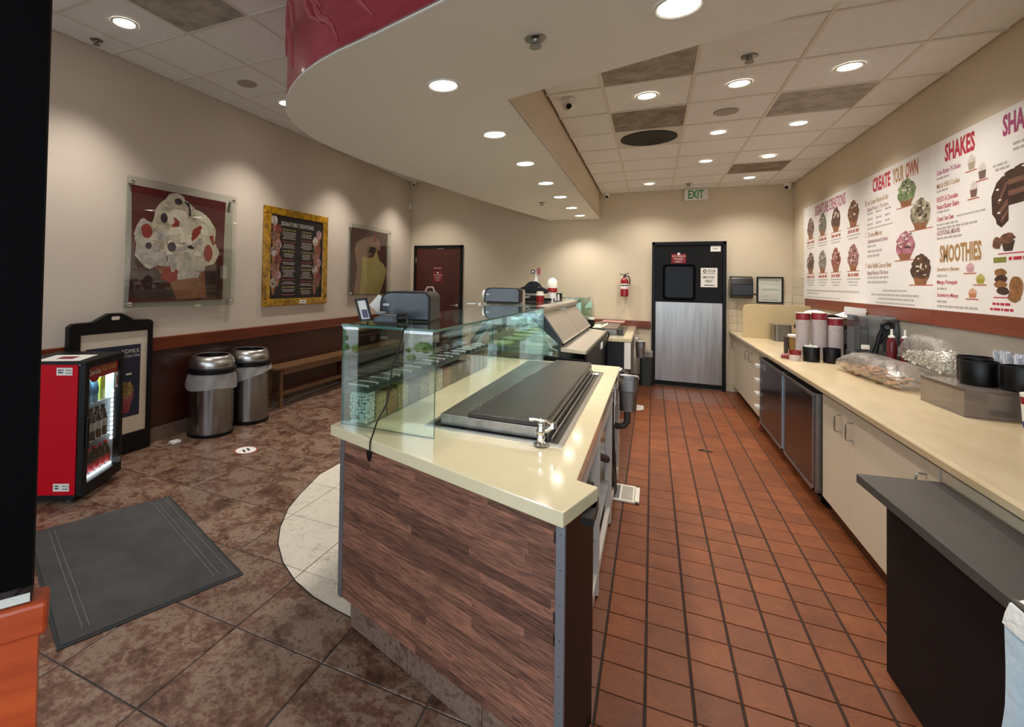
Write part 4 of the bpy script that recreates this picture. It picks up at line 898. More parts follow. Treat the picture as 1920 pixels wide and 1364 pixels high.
b = MB(); b.tube([(.115, .01, .026), (.16, .005, .03)], [.02, .022], 12); b.o('scanner_head', m_black, t, local=True)
b = MB(); b.box(.01, .05, .0, .05, .04, .052, bev=.003); b.o('top_block', m_grey, t, local=True)
b = MB(); b.box(.01, .11, -.01, .04, 0, .005); b.o('base_pad', m_black, t, local=True)
b = MB(); b.tube([(-1.005, 1.975, ZG+.024), (-.965, 1.90, ZG+.02), (-.935, 1.835, ZG+.014), (-.936, 1.818, ZG-.006), (-.949, 1.812, 1.239), (-.965, 1.806, 1.18), (-.978, 1.80, 1.137), (-.983, 1.79, 1.07), (-.982, 1.785, 1.038), (-.99, 1.775, .987), (-1.003, 1.765, .955), (-1.017, 1.752, .925), (-1.016, 1.722, .885), (-1.014, 1.692, .855), (-1.014, 1.690, .82), (-1.02, 1.715, .802), (-1.036, 1.7395, .795)], .0032, 8); b.o('cord', m_black, None, 'thin black cord hanging down the front glass to the grommet', 'cord')
t = T('tabletop_frame', 'small black picture frame tilted on the left end of shelf', 'frame', (-1.215, 1.965, ZG+.0006), .1)
# small frame stands on customer-side shelf edge
b = MB(); u = V((.72, 0, -.72)); 
fr_ = (V((-.052, 0, .097)), V((.33, .02, .04)).normalized(), V((-.37, .12, 1)).normalized(), V((0, -1, .1)).normalized())
b = MB()
for a in ((0, .06, -.10, -.091), (0, .06, .0, .009), (0, .008, -.10, .009), (.052, .06, -.10, .009)):
    o, uu, vv, nn = fr_; q = [(a[0], a[2]), (a[1], a[2]), (a[1], a[3]), (a[0], a[3])]
    P0 = [tuple(o+uu*x+vv*y) for x, y in q]; P1 = [tuple(o+uu*x+vv*y+nn*.012) for x, y in q]; b.add(P0+P1, [(3, 2, 1, 0), (4, 5, 6, 7), (0, 1, 5, 4), (1, 2, 6, 5), (2, 3, 7, 6), (3, 0, 4, 7)])
b.o('frame', m_black, t, local=True)
b = MB(); b.rect(.006, .054, -.094, .002, fr_, .004); b.rect(.018, .046, -.085, -.045, fr_, .005, 1); b.o('picture_card', [m_paper, mat('purple_print', '#57506b', .6)], t, local=True)
t['label'] = 'small black frame with white card standing left of the front terminal'
b = MB(); b.bar((-.0, .03, .002), (-.03, .02, .07), .012, .004); b.o('frame_stand', m_black, t, local=True)
# hanging steel pans with brackets, drains
def hang_pan(label, x, y, z, s=1):
    t = T('hanging_steel_pan', label, 'pan', (x, y, z), group='hanging steel pans')
    w, d, h = .062*s, .085*s, .215*s
    b = MB(); n = 24
    def rr(r, zz, k): return [(math.copysign(abs(math.cos(a))**.5, math.cos(a))*w*k, math.copysign(abs(math.sin(a))**.5, math.sin(a))*d*k, zz) for a in [2*PI*i/n for i in range(n)]]
    L = [rr(0, 0, .80), rr(0, h*.6, .93), rr(0, h*.62, .98), rr(0, h, 1.0), rr(0, h+.004, 1.07), rr(0, h, 1.07), rr(0, h-.005, .97), rr(0, .01, .78)]
    vs = [p for l_ in L for p in l_]; b.add(vs, [(j*n+i, j*n+(i+1) % n, (j+1)*n+(i+1) % n, (j+1)*n+i) for j in range(len(L)-1) for i in range(n)] + [tuple(range(n))[::-1], tuple(range(7*n, 8*n))], 0, True); b.o('pan_body', m_steel_d, t, local=True)
    b = MB(); b.tube([(-w*.9, .02, h), (-w*.9, .035, h+.035), (-w*.9+.01, .05, h+.045), (-w*.9+.016, .06, h+.03)], .006, 8); b.o('handle_hook', m_chrome, t, local=True)
    b = MB(); b.box(-w-.012, -w-.006, -d-.09, -d+.02, .05*s, .175*s); o = b.o('bracket_plate', m_steel, t, local=True)
    b = MB()
    for zz in (.065, .16): b.cyl((-w-.006, -d-.04, zz*s), .006, .003, 8, axis='x')
    b.o('bracket_bolt', m_steel_d, o, local=True)
    b = MB(); b.box(-w-.014, -w-.012, -d-.115, -d-.085, -.06, .15*s); b.o('white_strip', m_white, t, local=True)
hang_pan('steel dipper pan hanging on the right side of the front island', -.142, 3.62, .652)
hang_pan('steel dipper pan hanging on the far island by the kitchen door', -.128, 6.72, .588, .9)
def floor_sink(label, x0, x1, y0, y1):
    t = T('floor_drain', label, 'drain', ((x0+x1)/2, (y0+y1)/2, 0), group='white floor drains')
    b = MB()
    for bx in ((x0, x1, y0, y0+.018), (x0, x1, y1-.018, y1), (x0, x0+.018, y0, y1), (x1-.03, x1, y0, y1)): b.box(*bx, .002, .016, bev=.003)
    b.o('drain_rim', mat('drain_enamel', '#d9d2c4', .35), t)
    b = MB(); b.box(x0+.018, x1-.03, y0+.018, y1-.018, .0012, .003); b.o('drain_well', mat('drain_shadow', '#5c5a58', .7), t)
    xa = x0 + (x1-x0)*.40; n = 10
    b = MB()
    for k in range(n): yy = y0+.03 + (y1-y0-.06)*k/(n-1); b.box(xa+.01, x1-.04, yy-.005, yy+.005, .006, .0145)
    for bx in ((xa, xa+.012, y0+.02, y1-.02), (x1-.044, x1-.032, y0+.02, y1-.02)): b.box(*bx, .006, .015)
    b.o('drain_grate', mat('grate_plastic', '#cfc8ba', .45), t)
floor_sink('white floor drain with slotted grate beside the front island', -.285, -.07, 3.665, 3.955)
floor_sink('small white floor drain beside the far island', -.21, -.084, 6.38, 6.62)
b = MB(); b.tube([(.395, 5.135, .003), (.42, 5.15, .004), (.45, 5.145, .004), (.49, 5.125, .004), (.498, 5.11, .003)], .006, 6); b.tube([(.41, 5.128, .002), (.45, 5.132, .002), (.485, 5.118, .002)], .004, 6)
b.o('drain_cover', m_black, None, 'small black curved strap lying on the kitchen floor', 'strap')

# ---------------------------------------------------------------- dipping cabinet
t = T('dipping_cabinet', 'black ice cream dipping cabinet with slanted steel lids behind front island', 'cabinet', (-.98, 5.2, 0)); Y0, Y1 = 4.2, 6.2
b = MB(); b.box(-1.47, -.50, Y0+.01, Y1-.01, .0, .875, bev=.004); b.o('cabinet_body', m_black, t)
prof_out = [(-1.50, .875), (-1.50, .955), (-1.29, 1.222), (-1.26, 1.245), (-.87, 1.27), (-.69, 1.025), (-.687, .875)]
prof_in = [(-1.43, .885), (-1.43, .97), (-1.262, 1.185), (-1.25, 1.195), (-.955, 1.205), (-.712, .992), (-.712, .885)]
m_bluegrey = mat('black_end_frame', '#1c2227', .35)
for y in (Y0, Y1-.03):
    b = MB(); n = 7
    b.add([(x, yy, z) for yy in (y, y+.03) for pr in (prof_out, prof_in) for x, z in pr], [(i, i+1, n+i+1, n+i) for i in range(n-1)] + [(2*n+i, 3*n+i, 3*n+i+1, 2*n+i+1) for i in range(n-1)] + [(i, 2*n+i, 2*n+i+1, i+1) for i in range(n-1)] + [(n+i, n+i+1, 3*n+i+1, 3*n+i) for i in range(n-1)] + [(0, n, 3*n, 2*n), (n-1, 3*n-1, 4*n-1, 2*n-1)])
    b.o('end_frame', m_bluegrey, t)
    b = MB(); b.prism(prof_in, y+.012, y+.018, ax='y'); b.o('end_glass', m_glass, t)
b = MB(); b.add([(x, y, z) for y in (Y0+.02, Y1-.02) for x, z in ((-1.49, .96), (-1.285, 1.22), (-1.495, .96+.01), (-1.29, 1.23))], [(0, 1, 5, 4)]); b.o('customer_glass', m_glass, t)
b = MB(); b.prism([(-1.40, .93), (-.80, .93), (-.78, .89), (-1.42, .89)], Y0+.06, Y1-.06, ax='y'); b.o('tub_deck', mat('tub_deck_steel', '#9aa09b', .35, metal=.5, var=.25, vs=9), t)
for k in range(5):
    for x in (-1.25, -.97):
        b = MB(); b.lathe([(.11, .0), (.11, .012), (.1, .02), (0, .018)], (x, Y0+.24+k*.37, .93), 18); b.o('ice_cream_tub', mat('ice_cream_%d' % ((k*2+(x > -1)) % 4), ['#d9cf9e', '#cfc9b8', '#c4c4a0', '#8f7a62'][(k*2+(x > -1)) % 4], .6, bump=.4, bs=20), t)
b = MB(); b.tube([(-.945, Y0+.03, 1.19), (-.86, Y0+.03, 1.10), (-.80, Y0+.03, 1.0), (-.77, Y0+.03, .95), (-.73, Y0+.03, .93), (-.715, Y0+.03, .93)], .008, 8); b.o('support_rod', m_white, t)
m_lidst = mat('brushed_lid_steel', '#b5ac9e', .38, metal=.75, var=.08, vs=5, scale=(1, 5, 1))
def lid(ya, yb):
    b = MB(); P, Q = V((-.846, 0, 1.225)), V((-.672, 0, .99)); n_ = V((.8, 0, .6)).normalized(); d = (Q-P)
    vs = []
    for s, (ta, tb, in_) in enumerate(((0, 1, 0), (.06, .94, .03))):
        h = (0, .0)[s]
        vs += [tuple(P + d*tt + V((0, y, 0)) + n_*(.012 if s == 0 else .006)) for tt, y in ((ta, ya+in_), (tb, ya+in_), (tb, yb-in_), (ta, yb-in_))]
    b.add(vs, [(0, 1, 5, 4), (1, 2, 6, 5), (2, 3, 7, 6), (3, 0, 4, 7), (4, 5, 6, 7)])
    v2 = [tuple(P + d*tt + V((0, y, 0))) for tt, y in ((0, ya), (1, ya), (1, yb), (0, yb))]; v0 = vs[:4]
    b.add(v2 + v0, [(0, 1, 5, 4), (1, 2, 6, 5), (2, 3, 7, 6), (3, 0, 4, 7), (3, 2, 1, 0)]); b.o('steel_lid', m_lidst, t)
lid(Y0+.035, 5.18); lid(5.20, Y1-.035)
b = MB(); b.tube([(-.862, Y0-.06, 1.268), (-.862, Y1, 1.268)], .036, 18)
o = b.o('roll_tube', m_lidst, t, label='stainless tube along the cabinet top edge')
b = MB(); rg = random.Random(6)
for k in range(16): a = rg.uniform(.2, 1.2); y = 4.9 + k*.075; b.ball((-.862+.036*math.cos(a), y, 1.268+.036*math.sin(a)), .0045, sub=1)
b.o('rivet', m_white, o, kind='stuff')
b = MB(); b.prism([(-.690, .962), (-.50, .945), (-.486, .95), (-.486, .925), (-.50, .92), (-.690, .93)], Y0, Y1, ax='y'); b.o('steel_lip', m_lidst, t)
b = MB(); b.box(-.50, -.478, Y0+.02, Y1-.02, .80, .92, bev=.004); b.o('bumper', m_black, t)
for y in (5.3, 5.42):
    b = MB(); b.box(-.476, -.468, y, y+.08, .83, .89, bev=.002); b.o('switch_plate', m_white, t)
b = MB(); b.box(-1.52, -.885, Y0-.02, Y1+.02, 1.298, 1.308); b.o('top_shelf', [m_glass], t)
b = MB()
for x in (-1.4, -1.0):
    for y in (4.4, 6.0): b.cyl((x, y, 1.24), .012, .058, 10)
b.o('shelf_post', m_steel, t)
b = MB(); b.box(-.66, -.64, Y0-.008, Y0+.009, .70, .72); b.o('indicator_light', m_white, t)
b = MB(); b.cyl((-1.395, Y0-.022, 1.30), .014, -.004, 12, axis='y'); b.o('shelf_clip', m_steel, t)
# tall white scraper panels between island and cabinet (seen through the glass)
b = MB(); b.prism([(-1.52, .0), (-1.465, .0), (-1.465, 1.24), (-1.52, 1.24)], 4.135, 4.15, ax='y'); b.o('wood_upright', mat('tan_wood_post', '#c7a27c', .5, var=.1, vs=8, scale=(6, 6, .6)), None, 'tan wooden upright between front island and dipping cabinet', 'post')
t = T('spade_pair', 'two long steel spades leaning behind the last jars', 'spade', (-1.22, 3.75, ZI+.001))
b = MB(); b.prism([(-1.235, ZI+.003), (-1.185, ZI+.003), (-1.155, ZI+.20), (-1.16, ZI+.235), (-1.20, ZI+.235), (-1.215, ZI+.20)], 3.70, 3.704, ax='y', bev=.001); b.o('blade', mat('tan_blade', '#a89d89', .4, metal=.4), t)
t['label'] = 'tan flat spade leaning behind the last topping jar'
# things on the cabinet top shelf
ZS = 1.3088
t = T('counter_sign', 'black shaped counter sign with white letters behind the terminal', 'sign', (-1.10, 5.0, ZS))
b = MB(); b.prism([(-.085, 0), (-.085, .115), (-.15, .13), (-.09, .155), (-.06, .19), (-.03, .205), (.03, .205), (.06, .185), (.085, .15), (.17, .115), (.17, .09), (.09, .08), (.085, 0)], .0, .02, ax='y', bev=.002); b.o('sign_board', m_black, t, local=True)
f = (V((0, -.0005, 0)), V((1, 0, 0)), V((0, 0, 1)), V((0, -1, 0)))
b = MB(); b.text('PLEASE', -.078, .062, .10, .02, f); b.text('EAT', -.08, .034, .05, .02, f, bold=.02); b.o('sign_lettering', m_inkw, t, local=True)
b = MB(); b.ball((-.06, -.002, .148), .006, sub=1); b.ball((.055, -.002, .148), .006, sub=1); b.o('sign_stud', m_chrome, t, local=True)
t = T('pick_sign', 'thin pick holding a grey and a red round tag above black sign', 'sign', (-1.08, 5.03, ZS))
b = MB(); b.tube([(-.02, 0, 0), (-.01, 0, .22), (.0, 0, .31)], .004, 6); b.prism([(-.025, .2), (.02, .2), (.008, .27)], -.003, .003, ax='y'); b.o('pick', m_white, t, local=True)
b = MB(); b.cyl((-.032, .006, .305), .024, -.01, 18, axis='y'); b.cyl((-.032, -.005, .305), .010, -.001, 12, axis='y', m=1); b.o('grey_tag', [m_dgrey, m_white], t, local=True)
b = MB(); b.prism(rrect(.006, .045, .275, .345, .015), -.004, .006, ax='y'); b.o('red_tag', m_redp, t, local=True)
t = T('display_cup', 'white and red swirl cup display on the cabinet shelf', 'cup', (-.90, 4.95, ZS))
b = MB(); b.lathe([(.034, .04), (.045, .12)], seg=18); b.o('cup', m_white, t, local=True)
b = MB(); b.lathe([(.0445, .10), (.0475, .11), (.047, .14), (.044, .145)], seg=18); b.o('red_band', m_redp, t, local=True)
b = MB(); b.lathe([(.045, .14), (.05, .17), (.048, .2), (.036, .225), (.02, .238), (0, .243)], seg=18); b.o('cream_top', mat('cream_swirl', '#efe9da', .5), t, local=True)
b = MB(); b.lathe([(.04, 0), (.04, .006), (.014, .012), (.014, .04)], seg=16); b.o('pedestal', m_chrome, t, local=True)
t = T('ice_cream_carton', 'small red ice cream tub with white lid on the cabinet shelf', 'tub', (-1.015, 4.92, ZS))
b = MB(); b.lathe([(.036, 0), (.043, .065)], seg=20); b.o('tub', m_redp, t, local=True)
b = MB(); b.lathe([(.045, .064), (.046, .078), (.034, .082), (.034, .105), (0, .106)], seg=20); b.o('lid', mat('ivory_lid', '#dcd3c1', .5), t, local=True)
t = T('wire_tray', 'black wire tray holding leaflets on the cabinet shelf', 'tray', (-.96, 5.30, ZS))
b = MB(); b.box(-.09, .09, -.05, .05, 0, .03, bev=.002); b.box(.0, .09, .03, .05, 0, .085); b.o('tray_body', m_black, t, local=True)
b = MB()
for k in range(3): b.box(.0+k*.03, .02+k*.03, -.052, -.05, .006, .05+k*.012)
b.o('leaflets', m_paper, t, local=True)

# ---------------------------------------------------------------- far island
t = T('far_island', 'far island with cream top and dark panel near the back wall', 'counter', (-.8, 7.2, 0))
b = MB(); b.box(-1.35, -.218, 6.26, 8.15, ZI-.045, ZI, bev=.004); b.o('slab', m_top, t)
b = MB(); b.box(-1.3, -.30, 6.30, 6.32, .0, ZI-.046); b.box(-1.3, -1.28, 6.3, 8.1, 0, ZI-.046); b.o('front_panel', mat('midnight_panel', '#14151c', .4), t)
b = MB(); b.box(-.295, -.225, 6.262, 6.29, .50, ZI-.05, bev=.003); b.o('white_corner_plate', m_white, t)
for y in (6.31, 8.1):
    b = MB(); b.box(-.29, -.245, y-.02, y+.02, .004, ZI-.046); b.o('leg', mat('brown_grey_leg', '#7d7168', .5), t)
b = MB(); b.box(-.26, -.235, 6.33, 8.1, .77, ZI-.046); b.o('apron', m_fr, t)
b = MB(); b.bar((-.26, 6.33, .12), (-.26, 8.1, .12), .03, .05); b.o('bottom_rail', m_blackm, t)
t = T('far_frozen_slab', 'steel frozen slab on the far island', 'slab', (-.6, 7.3, ZI+.0008))
b = MB(); b.box(-.80, -.315, 6.5, 7.95, ZI+.001, ZI+.005, bev=.001); b.o('flange', m_steel_d, t)
b = MB(); b.box(-.76, -.40, 6.62, 7.9, ZI+.0055, ZI+.065, bev=.004); b.o('plate', m_steel_d, t)
b = MB(); b.box(-.70, -.40, 6.62, 7.9, ZI+.0655, ZI+.08, bev=.003); b.o('plate_cover', mat('brown_cover', '#5d5148', .4, var=.1, vs=5), t)
b = MB(); b.cyl((-.36, 6.62, ZI+.006), .035, .07, 14); b.o('drain_knob', m_dgrey, t)
b = MB(); b.box(-.66, -.36, 7.55, 7.85, ZI+.081, ZI+.098, bev=.004); o = b.o('red_tray', mat('pink_red_board', '#b4867c', .5, var=.06, vs=5), None, 'pale pink tray on the far frozen slab', 'tray')
t = T('far_sneeze_guard', 'clear glass sneeze guard at the far end of far island', 'sneeze guard', (-1.05, 7.6, ZI+.001))
pane('near_pane', -1.25, -.90, 7.10, 7.108, ZI+.0008, 1.2895, 1, t)
pane('customer_pane', -1.25, -1.242, 7.11, 8.14, ZI+.0008, 1.2895, 0, t)
pane('top_shelf', -1.254, -.862, 7.09, 8.15, 1.29, 1.298, 2, t)
pane('end_pane', -1.25, -.86, 8.13, 8.138, ZI+.0008, 1.2895, 1, t)
b = MB(); b.box(-.885, -.855, 8.10, 8.128, 1.215, 1.289, bev=.004); b.o('shelf_clip', mat('cream_clip', '#d8cdb8', .5), t)
t = T('steel_cup_stand', 'dark and silver cups standing at the far island corner', 'cup', (-.78, 6.42, ZI+.001))
b = MB(); b.lathe([(.04, 0), (.045, .22), (.05, .225)], seg=16); b.o('silver_cup', m_steel, t, local=True)
t['label'] = 'silver mixing cup standing at the far island corner'
t = T('dark_cup', 'black cup beside the silver mixing cup on far island', 'cup', (-.69, 6.45, ZI+.001))
b = MB(); b.lathe([(.03, 0), (.036, .02), (.038, .2), (.034, .205)], seg=16); b.o('cup_body', m_black, t, local=True)
b = MB(); b.lathe([(.038, .19), (.041, .2), (.041, .212), (.03, .214)], seg=16); b.o('rim', m_white, t, local=True)
t = T('leaflet_holder', 'pale green leaflets in a dark holder on the far island', 'holder', (-.575, 6.40, ZI+.001))
b = MB(); b.box(-.06, .05, -.03, .03, 0, .09, bev=.004); b.o('holder_box', mat('dark_green_box', '#2c3a2c', .5), t, local=True)
b = MB(); b.add([(-.09, -.05, .10), (.02, -.06, .105), (.0, .02, .14), (-.06, .03, .135), (.02, -.04, .11), (.09, -.03, .15), (.08, .02, .16), (.015, .02, .13)], [(0, 1, 2, 3), (4, 5, 6, 7)]); b.o('leaflets', mat('pale_green_paper', '#bfd3a8', .7), t, local=True)
b = MB(); b.tube([(-.56, 6.24, .925), (-.50, 6.235, .925), (-.468, 6.23, .92), (-.466, 6.228, .88), (-.485, 6.226, .84), (-.488, 6.226, .75), (-.486, 6.226, .4), (-.488, 6.228, .02)], .009, 8); b.o('hose', m_black, None, 'black hose hanging at the far end of the dipping cabinet', 'hose')
t = T('grey_trash_can', 'dark grey kitchen trash can with liner left of the black door', 'bin', (-.075, 8.05, 0))
b = MB(); b.prism(rrect(-.085, .085, -.10, .10, .04), 0, .5); 
for v in b.b.verts:
    if v.co.z < .1: v.co.x *= .86; v.co.y *= .86
b.o('can_body', mat('can_grey', '#303634', .5), t, local=True)
b = MB(); b.prism(rrect(-.092, .092, -.107, .107, .045), .43, .51, bev=.004); b.o('liner_fold', mat('grey_liner', '#7b7874', .4, var=.1, vs=12), t, local=True)
# ---------------------------------------------------------------- menu boards
def board(label, y0, y1):
    t = T('menu_board', label, 'menu board', (XR, (y0+y1)/2, 1.362), group='menu boards')
    b = MB(); b.box(XR-.012, XR-.001, y0, y1, 1.363, 2.49, bev=.0015); return t, b.o('panel', mat('menu_white', '#e6e2e0', .3), t)
FM = off(FR, .0122)
mb1, pn1 = board('left white menu board with signature creations and create your own', 4.49, 7.62)
mb2, pn2 = board('right white menu board with shakes, smoothies and cakes', 1.35, 4.487)
m_crim = mat('crimson_ink', '#b3263c', .6); m_mag = mat('magenta_ink', '#a13a6b', .6); m_bron = mat('bronze_ink', '#a07a48', .6); m_rust = mat('rust_ink', '#a9553a', .6)
def head(txt, ya, yb, z0, z1, m, parent, bold=.035):
    b = MB(); b.text(txt, -ya, z0, ya-yb, z1-z0, FM, .0006, bold=bold); b.o('heading_lettering', m, parent)
head('SIGNATURE CREATIONS', 7.16, 6.15, 2.335, 2.455, m_mag, pn1, .015)
head('CREATE', 5.49, 5.14, 2.33, 2.455, m_crim, pn1); head('YOUR', 5.10, 4.91, 2.33, 2.455, m_bron, pn1); head('OWN', 4.88, 4.685, 2.33, 2.455, m_rust, pn1)
head('SHAKES', 4.33, 4.0, 2.335, 2.455, m_crim, pn2); head('SMOOTHIES', 4.395, 3.94, 1.677, 1.795, m_bron, pn2); head('SHAKES', 3.745, 3.42, 2.34, 2.46, m_mag, pn2)
m_small = mat('grey_small_print', '#aaa39e', .8)
rg = random.Random(31)
def dessert(parent, y, zt, zb, w, m, k, cone=True):
    """flat printed cone dessert with its underline"""
    h = zt-zb; b = MB(); u = -y
    b.flat([(u-w*.34, zb+h*.27), (u-w*.25, zb+.008), (u+w*.25, zb+.008), (u+w*.34, zb+h*.27), (u+w*.1, zb+h*.2), (u-w*.12, zb+h*.24)], FM, .00095, 0)
    b.flat([(u+w*a*rg.uniform(.9, 1.1), zb+h*c) for a, c in ((-.22, .04), (-.36, .22), (-.47, .36), (-.5, .5), (-.42, .6), (-.45, .7), (-.3, .82), (-.2, .93), (-.04, .97), (.04, 1), (.16, .95), (.24, .86), (.4, .76), (.42, .66), (.5, .55), (.46, .42), (.38, .25), (.22, .04))], FM, .0008, 1)
    for q in range(16): b.flat(blob(u+rg.uniform(-.33, .33)*w, zb+h*rg.uniform(.32, .88), w*rg.uniform(.03, .11), h*rg.uniform(.012, .05), .35, 9, rg), FM, .0011+.00003*q, 2 + q % 2)
    b.rect(u-w*.55, u+w*.55, zb, zb+.007, FM, .0005, 4)
    b.o('dessert_print', [m_waffle, m, mat('dark_fudge_print', '#3a2018', .6), mat('light_topping_print', '#cfc2b2', .6), m_rust], parent)
mc = [mat('rocky_print', '#8a6f63', .6, col2='#47302a', vs=30), mat('mint_print', '#8c8f7c', .6, col2='#4c4238', vs=30), mat('choc_print', '#6e4f42', .6, col2='#3c261f', vs=30), mat('caramel_print', '#85573a', .6, col2='#4a2c20', vs=30),
      mat('mocha_print', '#6d5446', .6, col2='#46322a', vs=30), mat('cookie_print', '#a29f90', .6, col2='#4a463c', vs=30), mat('berry_print', '#a3655a', .6, col2='#6b2f2c', vs=30), mat('strawberry_mix_print', '#b58a86', .6, col2='#5b211f', vs=30)]
ys = [7.33, 6.87, 6.43, 5.945]
for k in range(8):
    zt, zb = ((2.346, 2.08), (1.925, 1.66))[k//4]; dessert(pn1, ys[k % 4], zt, zb, .29, mc[k], k)
SIGN = []
b = MB(); b2 = MB()
for k in range(8):
    z = (2.03, 1.612)[k//4]; y = -ys[k % 4]
    b.greek(y-.14, y+.15, z, .03, FM, .0006, 0, rg)
    for q in range(2 + k//4): b2.greek(y-.16+.03*q, y+.17-.03*q, z-.03-.03*q, .012, FM, .0006, 0, rg)
b.o('flavour_name_print', mat('rose_small_print', '#a86a60', .7), pn1, kind='stuff')
b2.greek(-7.47, -5.78, 1.455, .018, FM, .0006, 0, rg); b2.greek(-7.47, -7.0, 1.425, .012, FM, .0006, 0, rg); b2.greek(-7.47, -6.3, 1.385, .008, FM, .0006, 0, rg)
for z, a, c, h in ((1.478, -5.29, -4.86, .014), (1.442, -5.52, -4.66, .016), (1.41, -5.38, -4.75, .015), (1.378, -5.42, -4.74, .012)): b2.greek(a, c, z, h, FM, .0006, 0, rg)
for z in (2.15, 2.10, 2.055): 
    for a in (-5.6, -5.42, -5.24): b2.greek(a, a+.11, z, .016, FM, .0006, 0, rg)
b2.greek(-5.6, -5.1, 2.02, .012, FM, .0006, 0, rg)
for z, w in ((1.86, .2), (1.815, .3), (1.775, .28), (1.585, .42), (1.545, .4)): b2.greek(-5.6, -5.6+w, z, .02, FM, .0006, 0, rg)
b2.o('small_print', m_small, pn1, kind='stuff')
def line(txt, ya, z, w, h, m, parent, nm='item_lettering'):
    b = MB(); b.text(txt, -ya, z, w, h, FM, .0006, bold=.012); b.o(nm, m, parent)
for k, (z, t1, t2) in enumerate(((2.235, 'Ice Cream Flavors & Size', 'Based Prices in The Store'), (1.952, 'Choose Mix-ins', 'Unlimited mix-ins for flavor'), (1.675, 'Add a Waffle Cone or Bowl', 'Based Prices in The Store'))):
    line(str(k+1), 5.645, z, .014, .05, m_rust, pn1); line(t1, 5.60, z, (.42, .3, .47)[k], .045, m_bron, pn1); line(t2, 5.60, z-.055, .42, .036, mat('mauve_ink', '#96646a', .7), pn1)
for k, (y, zt, zb, w, m) in enumerate(((4.87, 2.34, 2.12, .30, mat('mint_scoop_print', '#8aa070', .6, col2='#4c5a34', vs=18)), (4.655, 2.157, 1.925, .31, mat('cookie_scoop_print', '#b5ad90', .6, col2='#3c2a20', vs=16)), (4.89, 1.942, 1.715, .32, mat('pink_scoop_print', '#c48a9a', .6, col2='#7a2f3c', vs=14)), (4.655, 1.757, 1.527, .31, mat('fudge_scoop_print', '#5d4028', .6, col2='#2a1a12', vs=16)))): dessert(pn1, y, zt, zb, w, m, k)
for txt, z, w, m in (("Cake Batter 'N Shake", 2.265, .28, m_mag), ('Milk & OREO Cookies', 2.175, .27, m_bron), ("REESE'S & Chocolate", 2.085, .25, m_crim), ('Peanut Butter Shake', 2.035, .26, m_crim), ('Create Your Own', 1.955, .2, m_crim), ('ADDITIONAL MIX-INS', 1.86, .27, mat('mauve_ink', '#96646a', .7)), ('Strawberry Banana', 1.615, .26, m_bron), ('Mango Pineapple', 1.53, .24, m_crim), ('Strawberry Mango', 1.445, .25, m_crim)): line(txt, 4.43, z, w, .034, m, pn2)
b = MB()
for z, w in ((2.235, .15), (2.15, .15), (2.01, .15), (1.925, .25), (1.90, .45), (1.835, .3), (1.585, .12), (1.5, .13), (1.415, .14), (1.385, .45)): b.greek(-4.43, -4.43+w, z, .014, FM, .0006, 0, rg)
b.greek(-4.2, -3.9, 1.962, .01, FM, .0006, 0, rg)
for u, z in ((-3.66, 2.275), (-3.66, 2.245), (-3.83, 2.19), (-3.81, 2.165)): b.greek(u, u+.12, z, .014, FM, .0006, 0, rg)
b.o('small_print', m_small, pn2, kind='stuff')
def cup(y, zt, zb, w, m, k):
    u = -y; h = zt-zb; b = MB(); b.flat([(u-w*.3, zb+.012), (u+w*.3, zb+.012), (u+w*.42, zb+h*.55), (u-w*.42, zb+h*.55)], FM, .0005, 0)
    b.flat([(u-w*.45, zb+h*.52), (u+w*.45, zb+h*.52), (u+w*.38, zb+h*.75), (u+w*.05, zt), (u-w*.3, zb+h*.8)], FM, .0008, 1); b.rect(u-w*.7, u+w*.6, zb, zb+.007, FM, .0005, 2); b.o('drink_print', m, pn2)
m_whip = mat('whip_print', '#b9b0a6', .6, col2='#d6cfc6', vs=30)
cup(4.035, 2.32, 2.215, .09, [mat('vanilla_shake_print', '#a39480', .6), m_whip, m_rust], 0); cup(3.93, 2.252, 2.138, .09, [mat('choc_shake_print', '#6b564c', .6), m_whip, m_rust], 1); cup(4.015, 2.155, 2.044, .09, [mat('pb_shake_print', '#6e4f46', .6), m_whip, m_rust], 2)
cup(4.052, 1.668, 1.598, .10, [mat('pink_smoothie', '#b98a94', .6), mat('pink_smoothie_top', '#c9a0a6', .6), m_rust], 0); cup(3.952, 1.599, 1.528, .10, [mat('lime_smoothie', '#98922f', .6), mat('lime_smoothie_top', '#aaa55c', .6), m_rust], 1); cup(4.03, 1.516, 1.443, .10, [mat('orange_smoothie', '#b5744c', .6), mat('orange_smoothie_top', '#c79a80', .6), m_rust], 2)
m_cake = mat('chocolate_cake_print', '#2e1a15', .5, col2='#45291f', vs=10); m_layer = mat('cake_layer_print', '#6f4a38', .6)
b = MB(); b.flat([(-3.845, 2.03), (-3.84, 1.93), (-3.81, 1.90), (-3.80, 1.87), (-3.76, 1.847), (-3.70, 1.88), (-3.70, 1.96), (-3.45, 1.97), (-3.44, 2.15), (-3.60, 2.165), (-3.72, 2.145), (-3.80, 2.10)], FM, .0005)
b.flat([(-3.70, 2.07), (-3.45, 2.08), (-3.45, 2.105), (-3.70, 2.10)], FM, .001, 1); b.flat([(-3.70, 2.01), (-3.45, 2.02), (-3.45, 2.045), (-3.70, 2.04)], FM, .001, 1); b.flat([(-3.76, 1.87), (-3.705, 1.92), (-3.705, 1.945), (-3.765, 1.895)], FM, .001, 1); b.flat([(-3.765, 1.92), (-3.705, 1.965), (-3.705, 2.0), (-3.79, 1.935)], FM, .001, 1); b.flat([(-3.78, 1.97), (-3.72, 2.06), (-3.70, 2.09), (-3.72, 2.09), (-3.79, 1.99)], FM, .001, 1)
